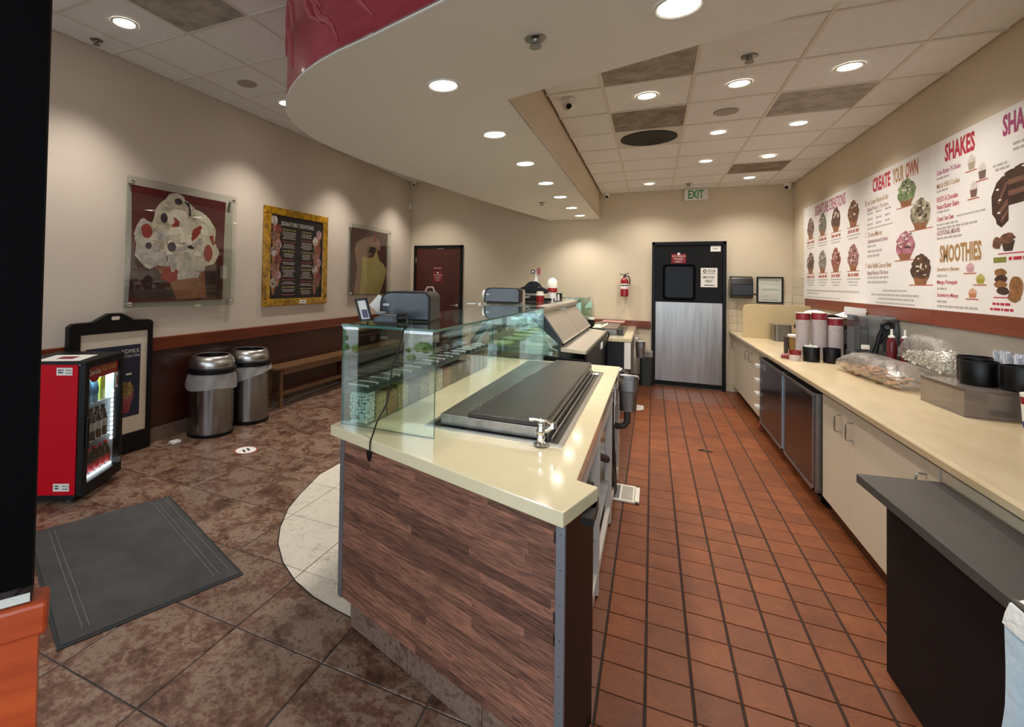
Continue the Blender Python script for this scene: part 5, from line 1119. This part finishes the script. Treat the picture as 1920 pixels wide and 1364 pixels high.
for u, z in ((-3.79, 2.06), (-3.77, 2.0), (-3.74, 2.13), (-3.66, 2.155), (-3.58, 2.15), (-3.78, 1.93)): b.flat(ell(u, z, .014, .005, 8), FM, .0012, 2)
b.o('cake_print', [m_cake, m_layer, m_paper], pn2)
b = MB(); b.flat([(-3.74, 1.715), (-3.67, 1.715), (-3.65, 1.77), (-3.76, 1.77)], FM, .0005); b.flat(blob(-3.71, 1.785, .06, .03, .15, 14, rg), FM, .0008, 1); b.flat(blob(-3.80, 1.765, .04, .035, .2, 12, rg), FM, .0009, 1); b.rect(-3.79, -3.55, 1.70, 1.706, FM, .0005, 2); b.o('cupcake_print', [m_cake, mat('cupcake_top_print', '#7c5038', .6, col2='#4a2d22', vs=30), m_crim], pn2)
b = MB(); b.rect(-3.83, -3.72, 1.655, 1.685, FM, .0006); b.o('olive_word_print', mat('olive_ink', '#7b7a2c', .7), pn2)
b = MB()
for q, (u, z) in enumerate(((-3.77, 1.60), (-3.765, 1.565), (-3.77, 1.535), (-3.75, 1.50))): b.flat(blob(u, z, .055, .022, .1, 14, rg), FM, .0006+q*.0001, q % 2)
b.flat(blob(-3.64, 1.52, .055, .06, .06, 18, rg), FM, .0012, 0); b.flat(blob(-3.66, 1.47, .05, .03, .1, 14, rg), FM, .0014, 0); b.rect(-3.83, -3.66, 1.46, 1.466, FM, .0005, 2); b.o('cookie_print', [mat('cookie_tan_print', '#9c6a3c', .6, col2='#6b4022', vs=30), m_cake, m_crim], pn2)
b = MB(); b.greek(-3.84, -3.69, 1.42, .014, FM, .0006, 0, rg); b.greek(-3.86, -3.66, 1.39, .014, FM, .0006, 0, rg); b.greek(-3.70, -3.5, 1.665, .018, FM, .0006, 0, rg); b.o('caption_print', m_crim, pn2, kind='stuff')

# ---------------------------------------------------------------- back bar
XC, ZT = 1.05, .86
t = T('back_worktop', 'long beige laminate worktop along the menu wall', 'worktop', (1.37, 4.9, ZT-.04))
b = MB(); b.prism([(XC-.05, ZT-.036), (XC-.052, ZT-.008), (XC-.046, ZT-.001), (XC-.036, ZT), (XR-.001, ZT), (XR-.001, ZT-.038), (XC-.044, ZT-.038)], 1.0, YB-.001, ax='y'); b.o('worktop_slab', mat('beige_stone_laminate', '#bda985', .3, col2='#cdbb99', vs=5, scale=(1.5, .5, 1), detail=8, coat=.15), t)
b = MB(); b.box(XC-.02, XC-.004, 1.0, YB-.002, ZT-.06, ZT-.0385); b.o('front_moulding', mat('grey_metal_moulding', '#7d766c', .4, metal=.3), t)
def handle(x, y, z0, z1, parent, ln=.0):
    b = MB(); b.tube([(x, y, z0), (x-.03, y, z0), (x-.034, y, z0+.006), (x-.034, y, z1-.006), (x-.03, y, z1), (x, y, z1)], .0042, 8); b.o('handle', m_steel, parent)
def cabinet(label, y0, y1, doors, group='back bar cabinets'):
    t = T('base_cabinet', label, 'cabinet', (1.37, (y0+y1)/2, 0), group=group)
    b = MB(); b.box(XC+.02, XR-.002, y0+.002, y1-.002, .10, ZT-.062); b.o('carcass', m_cream, t)
    b = MB(); b.box(XC+.08, XR-.002, y0+.002, y1-.002, .002, .099); b.o('toe_kick', mat('brown_toe_kick', '#2c1a13', .6), t)
    for a, c, hy in doors:
        b = MB(); b.box(XC, XC+.019, a+.002, c-.002, .10, ZT-.075, bev=.0015); d = b.o('door', m_cream, t)
        if hy: handle(XC, hy, .625, .725, d)
cabinet('far cream base cabinet next to the black door', 6.29, 8.19, [(7.09, 8.18, 8.08), (6.69, 7.09, 6.98), (6.30, 6.69, 6.74)])
cabinet('cream base cabinet beside the freezers with pair of wire handles', 2.665, 4.16, [(3.665, 4.155, 3.79), (3.165, 3.665, 3.60), (2.67, 3.165, 2.77)])
cabinet('nearest cream base cabinet behind the black low counter', 1.0, 2.66, [(2.16, 2.655, None), (1.6, 2.16, None), (1.01, 1.6, None)])
m_fdoor = mat('black_glass_door', '#1c120e', .2, spec=.35)
m_sframe = mat('cool_steel_frame', '#9da3aa', .25, metal=.8)
def freezer(label, y0, y1, ajar):
    t = T('undercounter_freezer', label, 'freezer', (1.4, (y0+y1)/2, 0), group='undercounter freezers')
    b = MB(); b.box(XC+.02, XR-.003, y0+.003, y1-.003, .10, .775, bev=.004); b.o('body', m_dgrey, t)
    yd0, yd1 = (y0+.045, y1-.008); x0 = XC-.036
    b = MB(); b.box(x0+.004, XC+.012, yd0, yd1, .10, .745, bev=.003); d = b.o('door', m_fdoor, t)
    b = MB()
    for bx in ((yd0, yd0+.018, .10, .745), (yd1-.018, yd1, .10, .745), (yd0, yd1, .10, .118)): b.box(x0, XC+.013, bx[0], bx[1], bx[2], bx[3])
    b.o('door_frame', m_sframe, d)
    b = MB(); b.box(x0-.006, XC+.016, yd0, yd1, .745, .772, bev=.005); b.o('top_grip', m_steel_d, d)
    b = MB(); b.box(x0+.006, XC+.016, y0+.004, y0+.04, .10, .775, bev=.002); b.o('side_stile', m_steel_d if not ajar else m_sframe, t)
    if ajar:
        b = MB(); b.box(x0+.002, XC+.012, y0+.026, y0+.036, .12, .74); b.o('gap_light_strip', mat('gap_light_blue', '#8fb4cf', .4), t)  # pale blue strip paints the bluish light showing in the door gap
        f = (V((x0+.0035, 0, 0)), V((0, -1, 0)), V((0, 0, 1)), V((-1, 0, 0))); b = MB(); b.rect(-5.93, -5.80, .66, .735, f); b.o('door_label', m_grey, d)
    b = MB()
    for y in (y0+.07, y1-.09):
        b.cyl((XC+.05, y-.012, .042), .04, .024, 14, axis='y'); b.box(XC+.03, XC+.07, y-.02, y+.02, .07, .10)
        b.cyl((XR-.1, y-.012, .042), .04, .024, 14, axis='y'); b.box(XR-.12, XR-.08, y-.02, y+.02, .07, .10)
    b.o('casters', m_black, t)
freezer('undercounter freezer with brown black door, nearer of two', 4.18, 5.06, 0)
freezer('undercounter freezer with pale label on its door, farther of two', 5.08, 6.08, 1)
t = T('tray_rack', 'white plastic tray rack between freezer and far cabinet', 'rack', (1.3, 6.18, 0))
b = MB()
for y in (6.10, 6.262): b.box(XC+.02, 1.6, y-.006, y+.006, .09, .78)
b.box(1.58, 1.6, 6.10, 6.262, .09, .78); b.o('rack_frame', m_white, t)
for k, z in enumerate((.22, .36, .5, .65)):
    b = MB(); b.box(XC-.055, 1.55, 6.108, 6.254, z, z+.03, bev=.004); b.o('tray', m_white, t)
b = MB(); b.box(XC-.03, XC+.05, 6.07, 6.15, .072, .095); b.cyl((XC-.01, 6.10, .036), .034, .024, 12, axis='y'); b.cyl((1.5, 6.10, .036), .034, .024, 12, axis='y'); b.box(1.46, 1.56, 6.1, 6.26, .06, .09); b.o('red_caster_bracket', mat('rust_red_bracket', '#8a3c28', .5), t)
# wall things at the far end
t = T('paper_towel_dispenser', 'black paper towel dispenser on the back wall right of the door', 'dispenser', (1.125, YB, 1.33))
b = MB(); b.prism([(0, 0), (.17, .0), (.205, .04), (.205, .2), (.17, .285), (.1, .312), (0, .312)], .995, 1.258, ax='x', bev=.01)
for v in b.b.verts: x, y, z = v.co; v.co = (x, YB-.0135-y, 1.33+z)
b.o('housing', mat('smoky_black_plastic', '#0b0a0c', .25, coat=.2), t)
b = MB(); b.tube([(1.258, YB-.1, 1.40), (1.285, YB-.1, 1.395), (1.30, YB-.12, 1.385)], .009, 8); b.o('feed_lever', m_black, t)
t = T('certificate_frame', 'black framed certificate on the back wall behind the divider', 'frame', (1.477, YB, 1.27))
b = MB()
for bx in ((1.323, 1.343, 1.27, 1.638), (1.612, 1.632, 1.27, 1.638), (1.343, 1.612, 1.618, 1.638), (1.343, 1.612, 1.27, 1.29)): b.box(bx[0], bx[1], YB-.036, YB-.0125, bx[2], bx[3], bev=.002)
b.o('frame', m_black, t)
b = MB(); f = off(FB, .018); b.rect(1.343, 1.612, 1.29, 1.618, f)
for z in (1.575, 1.55, 1.53, 1.38, 1.36, 1.34): b.greek(1.38, 1.58, z, .006, f, .0006, 1, rg)
b.rect(1.385, 1.58, 1.45, 1.47, f, .0006, 2); b.flat([(1.54, 1.575), (1.57, 1.575), (1.555, 1.585)], f, .0006, 3); b.rect(1.385, 1.57, 1.31, 1.325, f, .0006, 2)
b.o('certificate_sheet', [mat('certificate_paper', '#cfd2c8', .6), m_small, mat('certificate_green', '#a3b09a', .6), m_ink], t)
b = MB(); b.prism([(1.04, ZT+.0008), (1.735, ZT+.0008), (1.735, 1.275), (1.09, 1.275), (1.065, 1.268), (1.048, 1.25), (1.04, 1.22)], 7.32, 7.335, ax='y', bev=.003); b.o('splash_divider', mat('tan_divider', '#c9b48a', .4, var=.03, vs=4), None, 'tan splash divider standing on the worktop', 'divider')

# ---------------------------------------------------------------- things on the back bar
Z0 = ZT + .0008
m_kraft = mat('kraft_cup', '#8a6a3a', .6)
def cup_stack(label, x, y, h, r, top):
    t = T('paper_cup_stack', label, 'cups', (x, y, Z0), group='stacks of paper cups')
    n = int((h - .075)/.0062); pr = [(r*.80, 0)]
    for k in range(n): z = .02 + k*.0062; pr += [(r*.95, z), (r, z+.003), (r, z+.0055)]
    zt = pr[-1][1]; b = MB(); b.lathe(pr, seg=22); b.o('nested_rims', mat('pinkish_cup_rims', '#c3b9b8', .6, var=.08, vs=60), t, local=True)
    b = MB(); b.lathe([(r*1.0, zt), (r*.98, zt+.03), (r*.96, zt+.058), (r*.9, zt+.06)], seg=22); o = b.o('red_cup', mat('red_cup_paper', '#700f1c', .4, col2='#8a2a33', vs=12), t, local=True)
    b = MB(); b.lathe([(r*1.0, zt+.058), (r*1.02, zt+.062), (r*1.0, zt+.066), (r*.9, zt+.066), (r*.7, zt+.02), (0, zt+.018)], seg=22); b.o('white_rim', m_white, o, local=True)
cup_stack('tall stack of red and white paper cups, left of three', 1.232, 5.45, .405, .052, 0)
cup_stack('tall stack of red and white paper cups, middle of three', 1.350, 5.45, .415, .058, 0)
cup_stack('stack of red and white paper cups, right and shortest of three', 1.459, 5.42, .37, .054, 0)
def tub(label, x, y, z, r, h, group):
    t = T('black_tub', label, 'tub', (x, y, z), group=group)
    b = MB(); b.lathe([(r*.95, 0), (r*.97, .004), (r, h-.004), (r*.97, h), (r*.94, h), (r*.92, .01), (0, .008)], seg=28); b.o('tub_body', mat('satin_black_tub', '#060607', .38, spec=.35), t, local=True); return t
tb = tub('black round tub in front of the cup stacks, left one holding white lids', 1.252, 5.27, Z0, .06, .125, 'black tubs before the cup stacks')
b = MB()
for k in range(3): b.box(-.045+k*.03, -.02+k*.03, -.03, .03, .115, .134+.004*(k % 2), bev=.002)
b.o('white_lids', m_white, tb, local=True)
tub('black round tub in front of the cup stacks, right one', 1.388, 5.25, Z0, .06, .125, 'black tubs before the cup stacks')
t = T('small_paper_cup', 'short red and white paper cup at the worktop edge', 'cup', (1.135, 5.26, Z0))
b = MB(); b.lathe([(.038, 0), (.043, .05)], seg=20); b.o('cup_base', mat('pinkish_cup_rims', '#c3b9b8', .6), t, local=True)
b = MB(); b.lathe([(.043, .05), (.044, .054), (.045, .085), (.046, .088), (.04, .088), (.036, .055), (0, .053)], seg=20); b.o('red_band', mat('red_cup_paper', '#9c1526', .4), t, local=True)
t = T('tipped_paper_cup', 'red paper cup lying on its side by the short cup', 'cup', (1.075, 5.33, Z0))
b = MB(); b.lathe([(.018, -.03), (.024, .03), (.021, .03), (.016, -.025)], (0, 0, .025), 16, axis='x'); b.o('cup_body', mat('red_cup_paper', '#9c1526', .4), t, local=True)
b = MB(); b.lathe([(.0245, -.036), (.0205, -.03), (.019, -.03)], (0, 0, .025), 16, axis='x'); b.o('white_rim', m_white, t, local=True)
t = T('brown_cup_stack', 'brown kraft cups with white lid beside a dark box', 'cups', (1.206, 5.72, Z0))
b = MB(); b.lathe([(.032, 0), (.042, .165)], (.012, 0, 0), 20); b.o('kraft_cup', m_kraft, t, local=True)
b = MB(); b.lathe([(.043, .165), (.045, .17), (.044, .185), (.036, .19), (0, .19)], (.012, 0, 0), 20); b.o('white_lid', m_white, t, local=True)
b = MB(); b.box(-.055, -.03, -.03, .03, .0, .165, bev=.003); b.o('dark_sleeve', mat('dark_brown_box', '#2b2019', .5), t, local=True)
t = T('steel_inset_pan', 'steel pan standing by the tan divider', 'pan', (1.38, 7.12, Z0))
b = MB(); b.prism(rrect(-.07, .10, -.13, .13, .03), 0, .19, bev=.004); b.o('pan_body', m_steel_d, t, local=True)
b = MB(); b.prism(rrect(-.085, .115, -.145, .145, .035), .19, .196); b.o('pan_rim', m_steel, t, local=True)
t = T('sink_tap', 'dark tap and steel lid beside the far steel pan', 'tap', (1.56, 7.0, Z0))
b = MB(); b.lathe([(.05, 0), (.045, .16), (.06, .17), (.06, .21), (.04, .235), (0, .24)], seg=18); b.o('steel_canister', m_steel_d, t, local=True)
b = MB(); b.lathe([(.061, .172), (.0615, .19)], seg=18); b.o('dark_band', m_black, t, local=True)
t['label'] = 'steel lidded canister with dark band behind the cup stacks'; t['category'] = 'canister'; t.name = 'steel_canister'; RM['steel_canister'] = Matrix.Translation((1.56, 7.0, Z0))
t = T('black_dispenser_box', 'tall black box dispenser against the strip behind cups', 'box', (1.62, 5.75, Z0))
b = MB(); b.box(1.505, 1.735, 5.58, 5.95, Z0, 1.165, bev=.006); b.o('box_body', m_black, t)
b = MB(); b.box(1.52, 1.72, 5.573, 5.58, 1.0, 1.13); b.o('box_front', m_dgrey, t)
t = T('paper_liner_tray', 'brown cardboard with curled white paper on top of black box', 'tray', (1.56, 5.75, 1.167))
b = MB(); b.box(1.40, 1.73, 5.62, 6.05, 1.1665, 1.235, bev=.003); b.o('cardboard_box', mat('brown_cardboard', '#7d5a40', .7, var=.06, vs=6), t)
vs = []; n = 16
for i in range(n+1):
    u = i/n; y = 5.56 + .5*(1-u) ; x = 1.36+.375*u; z = 1.245 + .02*math.sin(u*7) + (.05 if .66 < u else 0)*(u-.6)*1.8
    vs += [(x, 5.60, z), (x, 5.98, z+.012)]
b = MB(); b.add(vs + [(x, y, z+.002) for x, y, z in vs], [(2*i, 2*i+1, 2*i+3, 2*i+2) for i in range(n)] + [(2*n+2+2*i, 2*n+4+2*i, 2*n+5+2*i, 2*n+3+2*i) for i in range(n)] + [(2*i, 2*i+2, 2*n+4+2*i, 2*n+2+2*i) for i in range(n)], 0, True); b.o('white_paper_sheet', m_paper, t)
b = MB(); b.add([(1.57, 5.60, 1.25), (1.72, 5.60, 1.25), (1.725, 5.605, 1.32), (1.575, 5.605, 1.335), (1.57, 5.61, 1.25), (1.72, 5.61, 1.25), (1.725, 5.615, 1.32), (1.575, 5.615, 1.335)], [(0, 1, 2, 3), (7, 6, 5, 4), (0, 4, 5, 1), (1, 5, 6, 2), (2, 6, 7, 3), (3, 7, 4, 0)]); b.o('folded_flap', m_paper, t)
# smoky dispenser with scoop-shaped black handle
t = T('blender_hood', 'smoky clear blender hood with black ring handle behind the bags', 'hood', (1.60, 5.06, Z0))
m_smoke = glass('smoky_acrylic', '#bcc4c9', 1.45, .08, extra=.05, haze=.34, hcol='#666d72')
b = MB(); b.box(1.49, 1.735, 4.98, 5.28, Z0, .985, bev=.006); b.o('hood_base', m_dgrey, t)
b = MB()
pr = [(4.99, .987), (4.985, 1.19), (5.0, 1.255), (5.04, 1.28), (5.27, 1.28), (5.27, .987)]
b.prism(pr, 1.495, 1.498, ax='x'); b.o('side_cover', m_smoke, t); b = MB(); b.prism(pr, 1.727, 1.73, ax='x'); b.o('side_cover', m_smoke, t); b = MB()
n = len(pr); b.add([(x, y, z) for x in (1.495, 1.73) for y, z in pr[:5]], [(i, i+1, 6+i, 5+i) for i in range(4)], 0, True); b.o('smoky_cover', m_smoke, t)
b = MB(); R_ = (1.66, 4.978, 1.205)
ring_ = [(R_[0]+.032*math.cos(a), R_[1], R_[2]+.032*math.sin(a)) for a in [2*PI*i/20 for i in range(20)]]
b.tube(ring_, .012, 8, closed=True); b.tube([(1.63, 4.977, 1.185), (1.612, 4.975, 1.13), (1.598, 4.975, 1.06), (1.585, 4.975, 1.0)], [.012, .016, .014, .02], 8); b.tube([(1.675, 4.977, 1.175), (1.64, 4.975, 1.13), (1.61, 4.975, 1.07)], [.01, .012, .012], 8); b.o('ring_handle', m_black, t)
b = MB(); b.box(1.50, 1.55, 4.965, 4.98, 1.02, 1.055, bev=.003); b.o('latch', m_white, t)
def syrup(label, x, y):
    t = T('syrup_bottle', label, 'bottle', (x, y, Z0), group='red syrup bottles')
    b = MB(); b.lathe([(.028, 0), (.030, .01), (.030, .22), (.026, .25), (.016, .275)], seg=18); b.o('bottle_body', mat('dark_red_bottle', '#5c0f16', .25, coat=.3), t, local=True)
    b = MB(); b.lathe([(.02, .272), (.02, .285), (.008, .29), (.007, .335), (0, .336)], seg=12); b.o('white_nozzle', m_white, t, local=True)
syrup('dark red syrup bottle with white tip behind the bags, left', 1.637, 4.835); syrup('dark red syrup bottle with white tip behind the bags, right', 1.705, 4.81)
# bags
def bag(name, label, cat, c, L, Wd, H, rz, seed, fillmat, fh, fname, slump=0):
    t = T(name, label, cat, c, rz); rg = random.Random(seed); nu, nv = 26, 16; vs = []
    for i in range(nu+1):
        u = i/nu*2-1
        for j in range(nv):
            a = 2*PI*j/nv; e = (1-abs(u)**3.2)**.5 if abs(u) < 1 else 0
            flat_ = .12 + .88*e; cr = 1 + rg.uniform(-.15, .15)*(1.4-e)
            y = math.cos(a)*Wd/2*(.62+.38*e)*cr; z = (math.sin(a)*.5)*H*flat_*cr + H*.5*(.25+.75*e) + slump*(u > .4)*(u-.4)
            vs.append((u*L/2, y, max(.001, z if z > .001 else .001+rg.uniform(0, .002))))
    fs = [(i*nv+j, i*nv+(j+1) % nv, (i+1)*nv+(j+1) % nv, (i+1)*nv+j) for i in range(nu) for j in range(nv)] + [tuple(range(nv)), tuple(range(nu*nv, nu*nv+nv))]
    b = MB(); b.add(vs, fs, 0, True); b.o('plastic_bag', glass('crinkled_film', '#f4f2ee', 1.5, .1, 1.0, 22, extra=.08, haze=.10), t, local=True)
    b = MB(); fn_(b, fname, L, Wd, H, fh, rg); b.o(fname, fillmat, t, local=True, kind='stuff')
    b = MB(); v2 = [(L/2-.01, -Wd*.28, .03), (L/2+.05, -Wd*.22, .07), (L/2+.09, 0, .05), (L/2+.06, Wd*.24, .08), (L/2-.01, Wd*.28, .03)]; v3 = [(x, y*.8, z+.012) for x, y, z in v2]
    b.add(v2+v3, [(i, i+1, 6+i, 5+i) for i in range(4)] + [(0, 1, 2, 3, 4)], 0, True); b.o('bag_mouth', glass('crinkled_film', '#eeebe6'), t, local=True)
def fn_(b, nm, L, Wd, H, fh, rg):
    if nm == 'waffle_pieces':
        for k in range(150):
            x, y = rg.uniform(-.40, .40)*L, rg.uniform(-.33, .33)*Wd; z = rg.uniform(.01, fh)*(1-abs(x)/L*.9); a = rg.uniform(0, 6.3); s = rg.uniform(.015, .035)
            q = [(x+s*math.cos(a+d), y+s*math.sin(a+d), z+rg.uniform(-.008, .012)) for d in (0, 1.7, 3.1, 4.6)]; q = [(u, v, max(.006, w)) for u, v, w in q]; b.add(q + [(u, v, w+.003) for u, v, w in q], [(0, 1, 2, 3), (7, 6, 5, 4), (0, 4, 5, 1), (1, 5, 6, 2), (2, 6, 7, 3), (3, 7, 4, 0)])
    else:
        for k in range(420):
            x, y = rg.uniform(-.42, .42)*L, rg.uniform(-.33, .33)*Wd; z = .012 + rg.random()*fh*(.55+.9*(.5-x/L)); b.ball((x, y, max(.009, z)), rg.uniform(.006, .009), sub=1)
bag('waffle_bag', 'clear bag of brown waffle pieces lying on the worktop', 'bag', (1.44, 4.46, Z0), .90, .24, .17, math.radians(-86), 5, mat('waffle_bits', '#b98d62', .7, col2='#94673f', vs=20), .085, 'waffle_pieces')
bag('marshmallow_bag', 'clear bag of white marshmallows behind waffle bag and black tubs', 'bag', (1.645, 4.30, Z0+.125), .78, .15, .215, math.radians(86), 12, mat('marshmallow', '#f4f4ee', .7), .10, 'marshmallows')
b = MB(); b.box(1.60, 1.725, 3.92, 4.62, Z0, Z0+.122, bev=.004); b.o('box_support', mat('grey_box', '#8d857d', .5), None, 'low grey box under the marshmallow bag', 'box')
# smoky drawer case with tubs and spoons
t = T('acrylic_case', 'smoky clear acrylic case with spoon inside at the worktop front', 'case', (1.58, 3.6, Z0)); hz = .997
m_case = glass('smoke_tint_acrylic', '#ddd7d2', 1.45, .06, extra=.03, haze=.2, hcol='#cabfb6')
P = [(1.414, 3.80), (1.43, 3.40), (1.735, 3.40), (1.735, 3.80)]
def wallp(p, q, z0, z1, th):
    p, q = V((*p, 0)), V((*q, 0)); d = (q-p).normalized(); n_ = V((-d.y, d.x, 0)); return [tuple((p + n_*k)[:2]) for k in (0,)] , [tuple(x[:2]) for x in (p, q, q+n_*th, p+n_*th)]
for i, nm in enumerate(('front_wall', 'end_wall', 'back_wall', 'end_wall')):
    _, q = wallp(P[i], P[(i+1) % 4], 0, 0, .005); b = MB(); b.prism(q, Z0+.0005, hz); b.o(nm, m_case, t)
b = MB(); b.prism(P, hz, hz+.005); b.o('case_lid', m_case, t)
b = MB(); b.prism([(1.43, 3.79), (1.445, 3.415), (1.725, 3.415), (1.725, 3.79)], Z0+.001, Z0+.004); b.o('case_floor', mat('case_floor_grey', '#a39a90', .5), t)
b = MB(); b.prism([(1.4135, 3.801), (1.4145, 3.79), (1.432, 3.395), (1.425, 3.395)], hz, hz+.007); b.o('case_edge', mat('smoke_edge', '#544d49', .3), t)
t = T('white_spoon', 'white plastic spoon lying inside the smoky acrylic case', 'spoon', (1.45, 3.60, Z0+.006))
b = MB(); b.tube([(0, .05, .002), (0, .01, .006), (.003, -.05, .004)], [.012, .007, .006], 8); b.o('spoon_handle', m_white, t, local=True)
b = MB(); b.ball((0, .055, .006), .016, sub=2, sc=(.8, 1.3, .4)); b.o('spoon_bowl', m_white, t, local=True)
zt = hz + .0058
for k, (x, y, r) in enumerate(((1.60, 3.82, .075), (1.575, 3.60, .078), (1.645, 3.455, .075))): pass
tub('black round tub on the acrylic case, farthest of three', 1.61, 3.725, zt, .070, .135, 'black tubs on the acrylic case')
tub('black round tub on the acrylic case, middle of three', 1.565, 3.585, zt, .074, .128, 'black tubs on the acrylic case')
tub('black round tub on the acrylic case, nearest of three', 1.665, 3.465, zt, .070, .125, 'black tubs on the acrylic case')
def spoons(label, x, y, s):
    t = T('wrapped_spoon_bundle', label, 'spoons', (x, y, zt), group='wrapped spoon bundles'); rg = random.Random(s)
    b = MB()
    for k in range(9): b.bar((rg.uniform(-.012, .012), rg.uniform(-.03, .03), .002), (rg.uniform(-.016, .016), rg.uniform(-.04, .04), .165+rg.uniform(-.012, .012)), .014, .006)
    b.o('paper_sleeves', mat('sleeve_white', '#dfe1ea', .6), t, local=True)
spoons('white paper wrapped spoons behind the tubs, left bundle', 1.712, 3.76, 1); spoons('white paper wrapped spoons behind the tubs, middle bundle', 1.712, 3.665, 2); spoons('white paper wrapped spoons behind the tubs, right bundle', 1.712, 3.575, 3)
t = T('printed_cup', 'red white and blue cup cut by the right picture edge', 'cup', (1.628, 3.275, Z0))
b = MB(); b.lathe([(.045, .0), (.048, .03)], seg=20, m=2); b.lathe([(.048, .03), (.052, .11)], seg=20, m=0); b.lathe([(.052, .11), (.054, .145)], seg=20, m=1); b.lathe([(.055, .145), (.056, .16), (.05, .162), (0, .162)], seg=20, m=0); b.o('cup_body', [m_white, m_redp, mat('blue_print', '#1f3a8c', .4)], t, local=True)

# ---------------------------------------------------------------- low black counter, lower right
t = T('low_black_counter', 'low black counter with dark grey top at the lower right', 'counter', (.93, 1.7, 0))
k0 = [(.755, 2.557), (1.036, 2.605), (1.045, 2.18), (1.045, .55), (.86, .55), (.797, 1.72)]
b = MB(); b.prism([k0[0], k0[5], k0[4], k0[3], k0[2], k0[1]], .715, .75, bev=.003); b.o('counter_top', mat('dark_grey_top', '#4a4541', .6, spec=.3, var=.06, vs=8, bump=.06, bs=200), t)
b = MB(); b.prism([(.845, 2.545), (.87, 1.72), (.90, .6), (1.04, .6), (1.04, 2.55)], .0, .7145, bev=.003); b.o('counter_base', mat('matte_black_panel', '#161213', .65, spec=.2, bump=.12, bs=160), t)
# towel draped over its edge
t = T('towel', 'light blue towel with white openwork hem draped over the black counter', 'towel', (.80, 1.5, .75))
b = MB(); vs = []; nx, nz = 22, 30; prof = [(1.01, .7535), (.97, .7535), (.93, .754), (.89, .7545), (.85, .755), (.818, .7535), (.798, .74), (.790, .715)]
zl = .715
while zl > .16: zl -= .03; prof.append((None, zl))
for i in range(nx+1):
    u = i/nx; y = 1.70 - u*.62
    for j, (x, z) in enumerate(prof):
        if x is None: x = .786 - .012*math.sin(u*9 + z*5) - .010*math.sin(u*17) - .02*max(0, .6-z)
        else: x = x + u*.04
        if x < .83: x += u*.045
        yy = y + (.02*math.sin(z*9+.6) + (.018 if z < .50 else 0)*math.sin((.5-z)*7) if z < .71 else 0)*(1-u)
        vs.append((x, yy, z + (.002*math.sin(u*20+j) if z > .74 else 0)))
m_ = len(prof)
b.add(vs, [(i*m_+j, i*m_+j+1, (i+1)*m_+j+1, (i+1)*m_+j) for i in range(nx) for j in range(m_-1)], 0, True)
o = b.o('towel_cloth', mat('blue_white_towel', '#c3d9e6', .9, col2='#a8c8dc', vs=7, bump=.5, bs=35, sheen=.3), t)
hv = []; hr = [k for k in range(m_) if prof[k][0] is not None or prof[k][1] > .66]
def tw(i, j): return V(vs[i*m_+j])
b = MB(); q = []
for i in range(nx+1):
    for j in hr:
        p = tw(i, j); q.append(tuple(p + (V((0, 0, .003)) if p.z > .745 else V((-.004, 0, .001)))))
nh = len(hr); b.add(q, [(i*nh+j, i*nh+j+1, (i+1)*nh+j+1, (i+1)*nh+j) for i in range(nx) for j in range(nh-1)], 0, True); o = b.o('openwork_hem', mat('hem_white', '#e9ebe6', .9, bump=.6, bs=60), t, label='white openwork hem')
b = MB()
for i in range(0, nx*2):
    for row, (ja, w) in enumerate(((3, .3), (4, .55), (5, .5))):
        u = (i + .5*(row % 2))/(nx*2); i0 = min(nx-1, int(u*nx)); f_ = u*nx - i0
        p = tw(i0, ja).lerp(tw(i0+1, ja), f_).lerp(tw(i0, ja+1).lerp(tw(i0+1, ja+1), f_), w) + V((0, 0, .0045)); 
        b.flat(ell(0, 0, .0075, .0035, 10), (p, V((.06, -1, 0)).normalized(), V((1, 0, .02)).normalized(), V((0, 0, 1))), 0)
b.o('hem_hole', mat('hem_shadow', '#6d7468', .9), o, kind='stuff')
# hedge outside the open shopfront (mirrored in the counter glass)
m_leaf = mat('leaf_green', '#4c7a34', .6, col2='#8fa65a', vs=5, bump=.6, bs=14)
def hedge(x, y, r, h, s, label):
    rg = random.Random(s); t = T('hedge', label, 'hedge', (x, y, -.03), group='hedges outside the shopfront'); b = MB()
    for k in range(130):
        a = rg.uniform(0, 6.3); q = rg.random()**.4; b.ball((r*q*math.cos(a), r*.6*q*math.sin(a), .12 + rg.random()*h), rg.uniform(.08, .16), sub=1, sc=(1, 1, .7))
    b.o('leaf_clumps', m_leaf, t, local=True, kind='stuff')
    b = MB(); b.cyl((0, 0, 0), .06, h*.7, 8); b.o('stem', mat('bark', '#4a3626', .8), t, local=True)
hedge(-3.6, -4.6, 1.0, 2.4, 1, 'tall green hedge outside, behind the camera on the left')
hedge(-1.2, -5.2, 1.0, 1.9, 2, 'lower green hedge outside, behind the camera in the middle')
hedge(-6.0, -4.4, 1.0, 2.6, 3, 'green hedge outside, farthest left behind the camera')
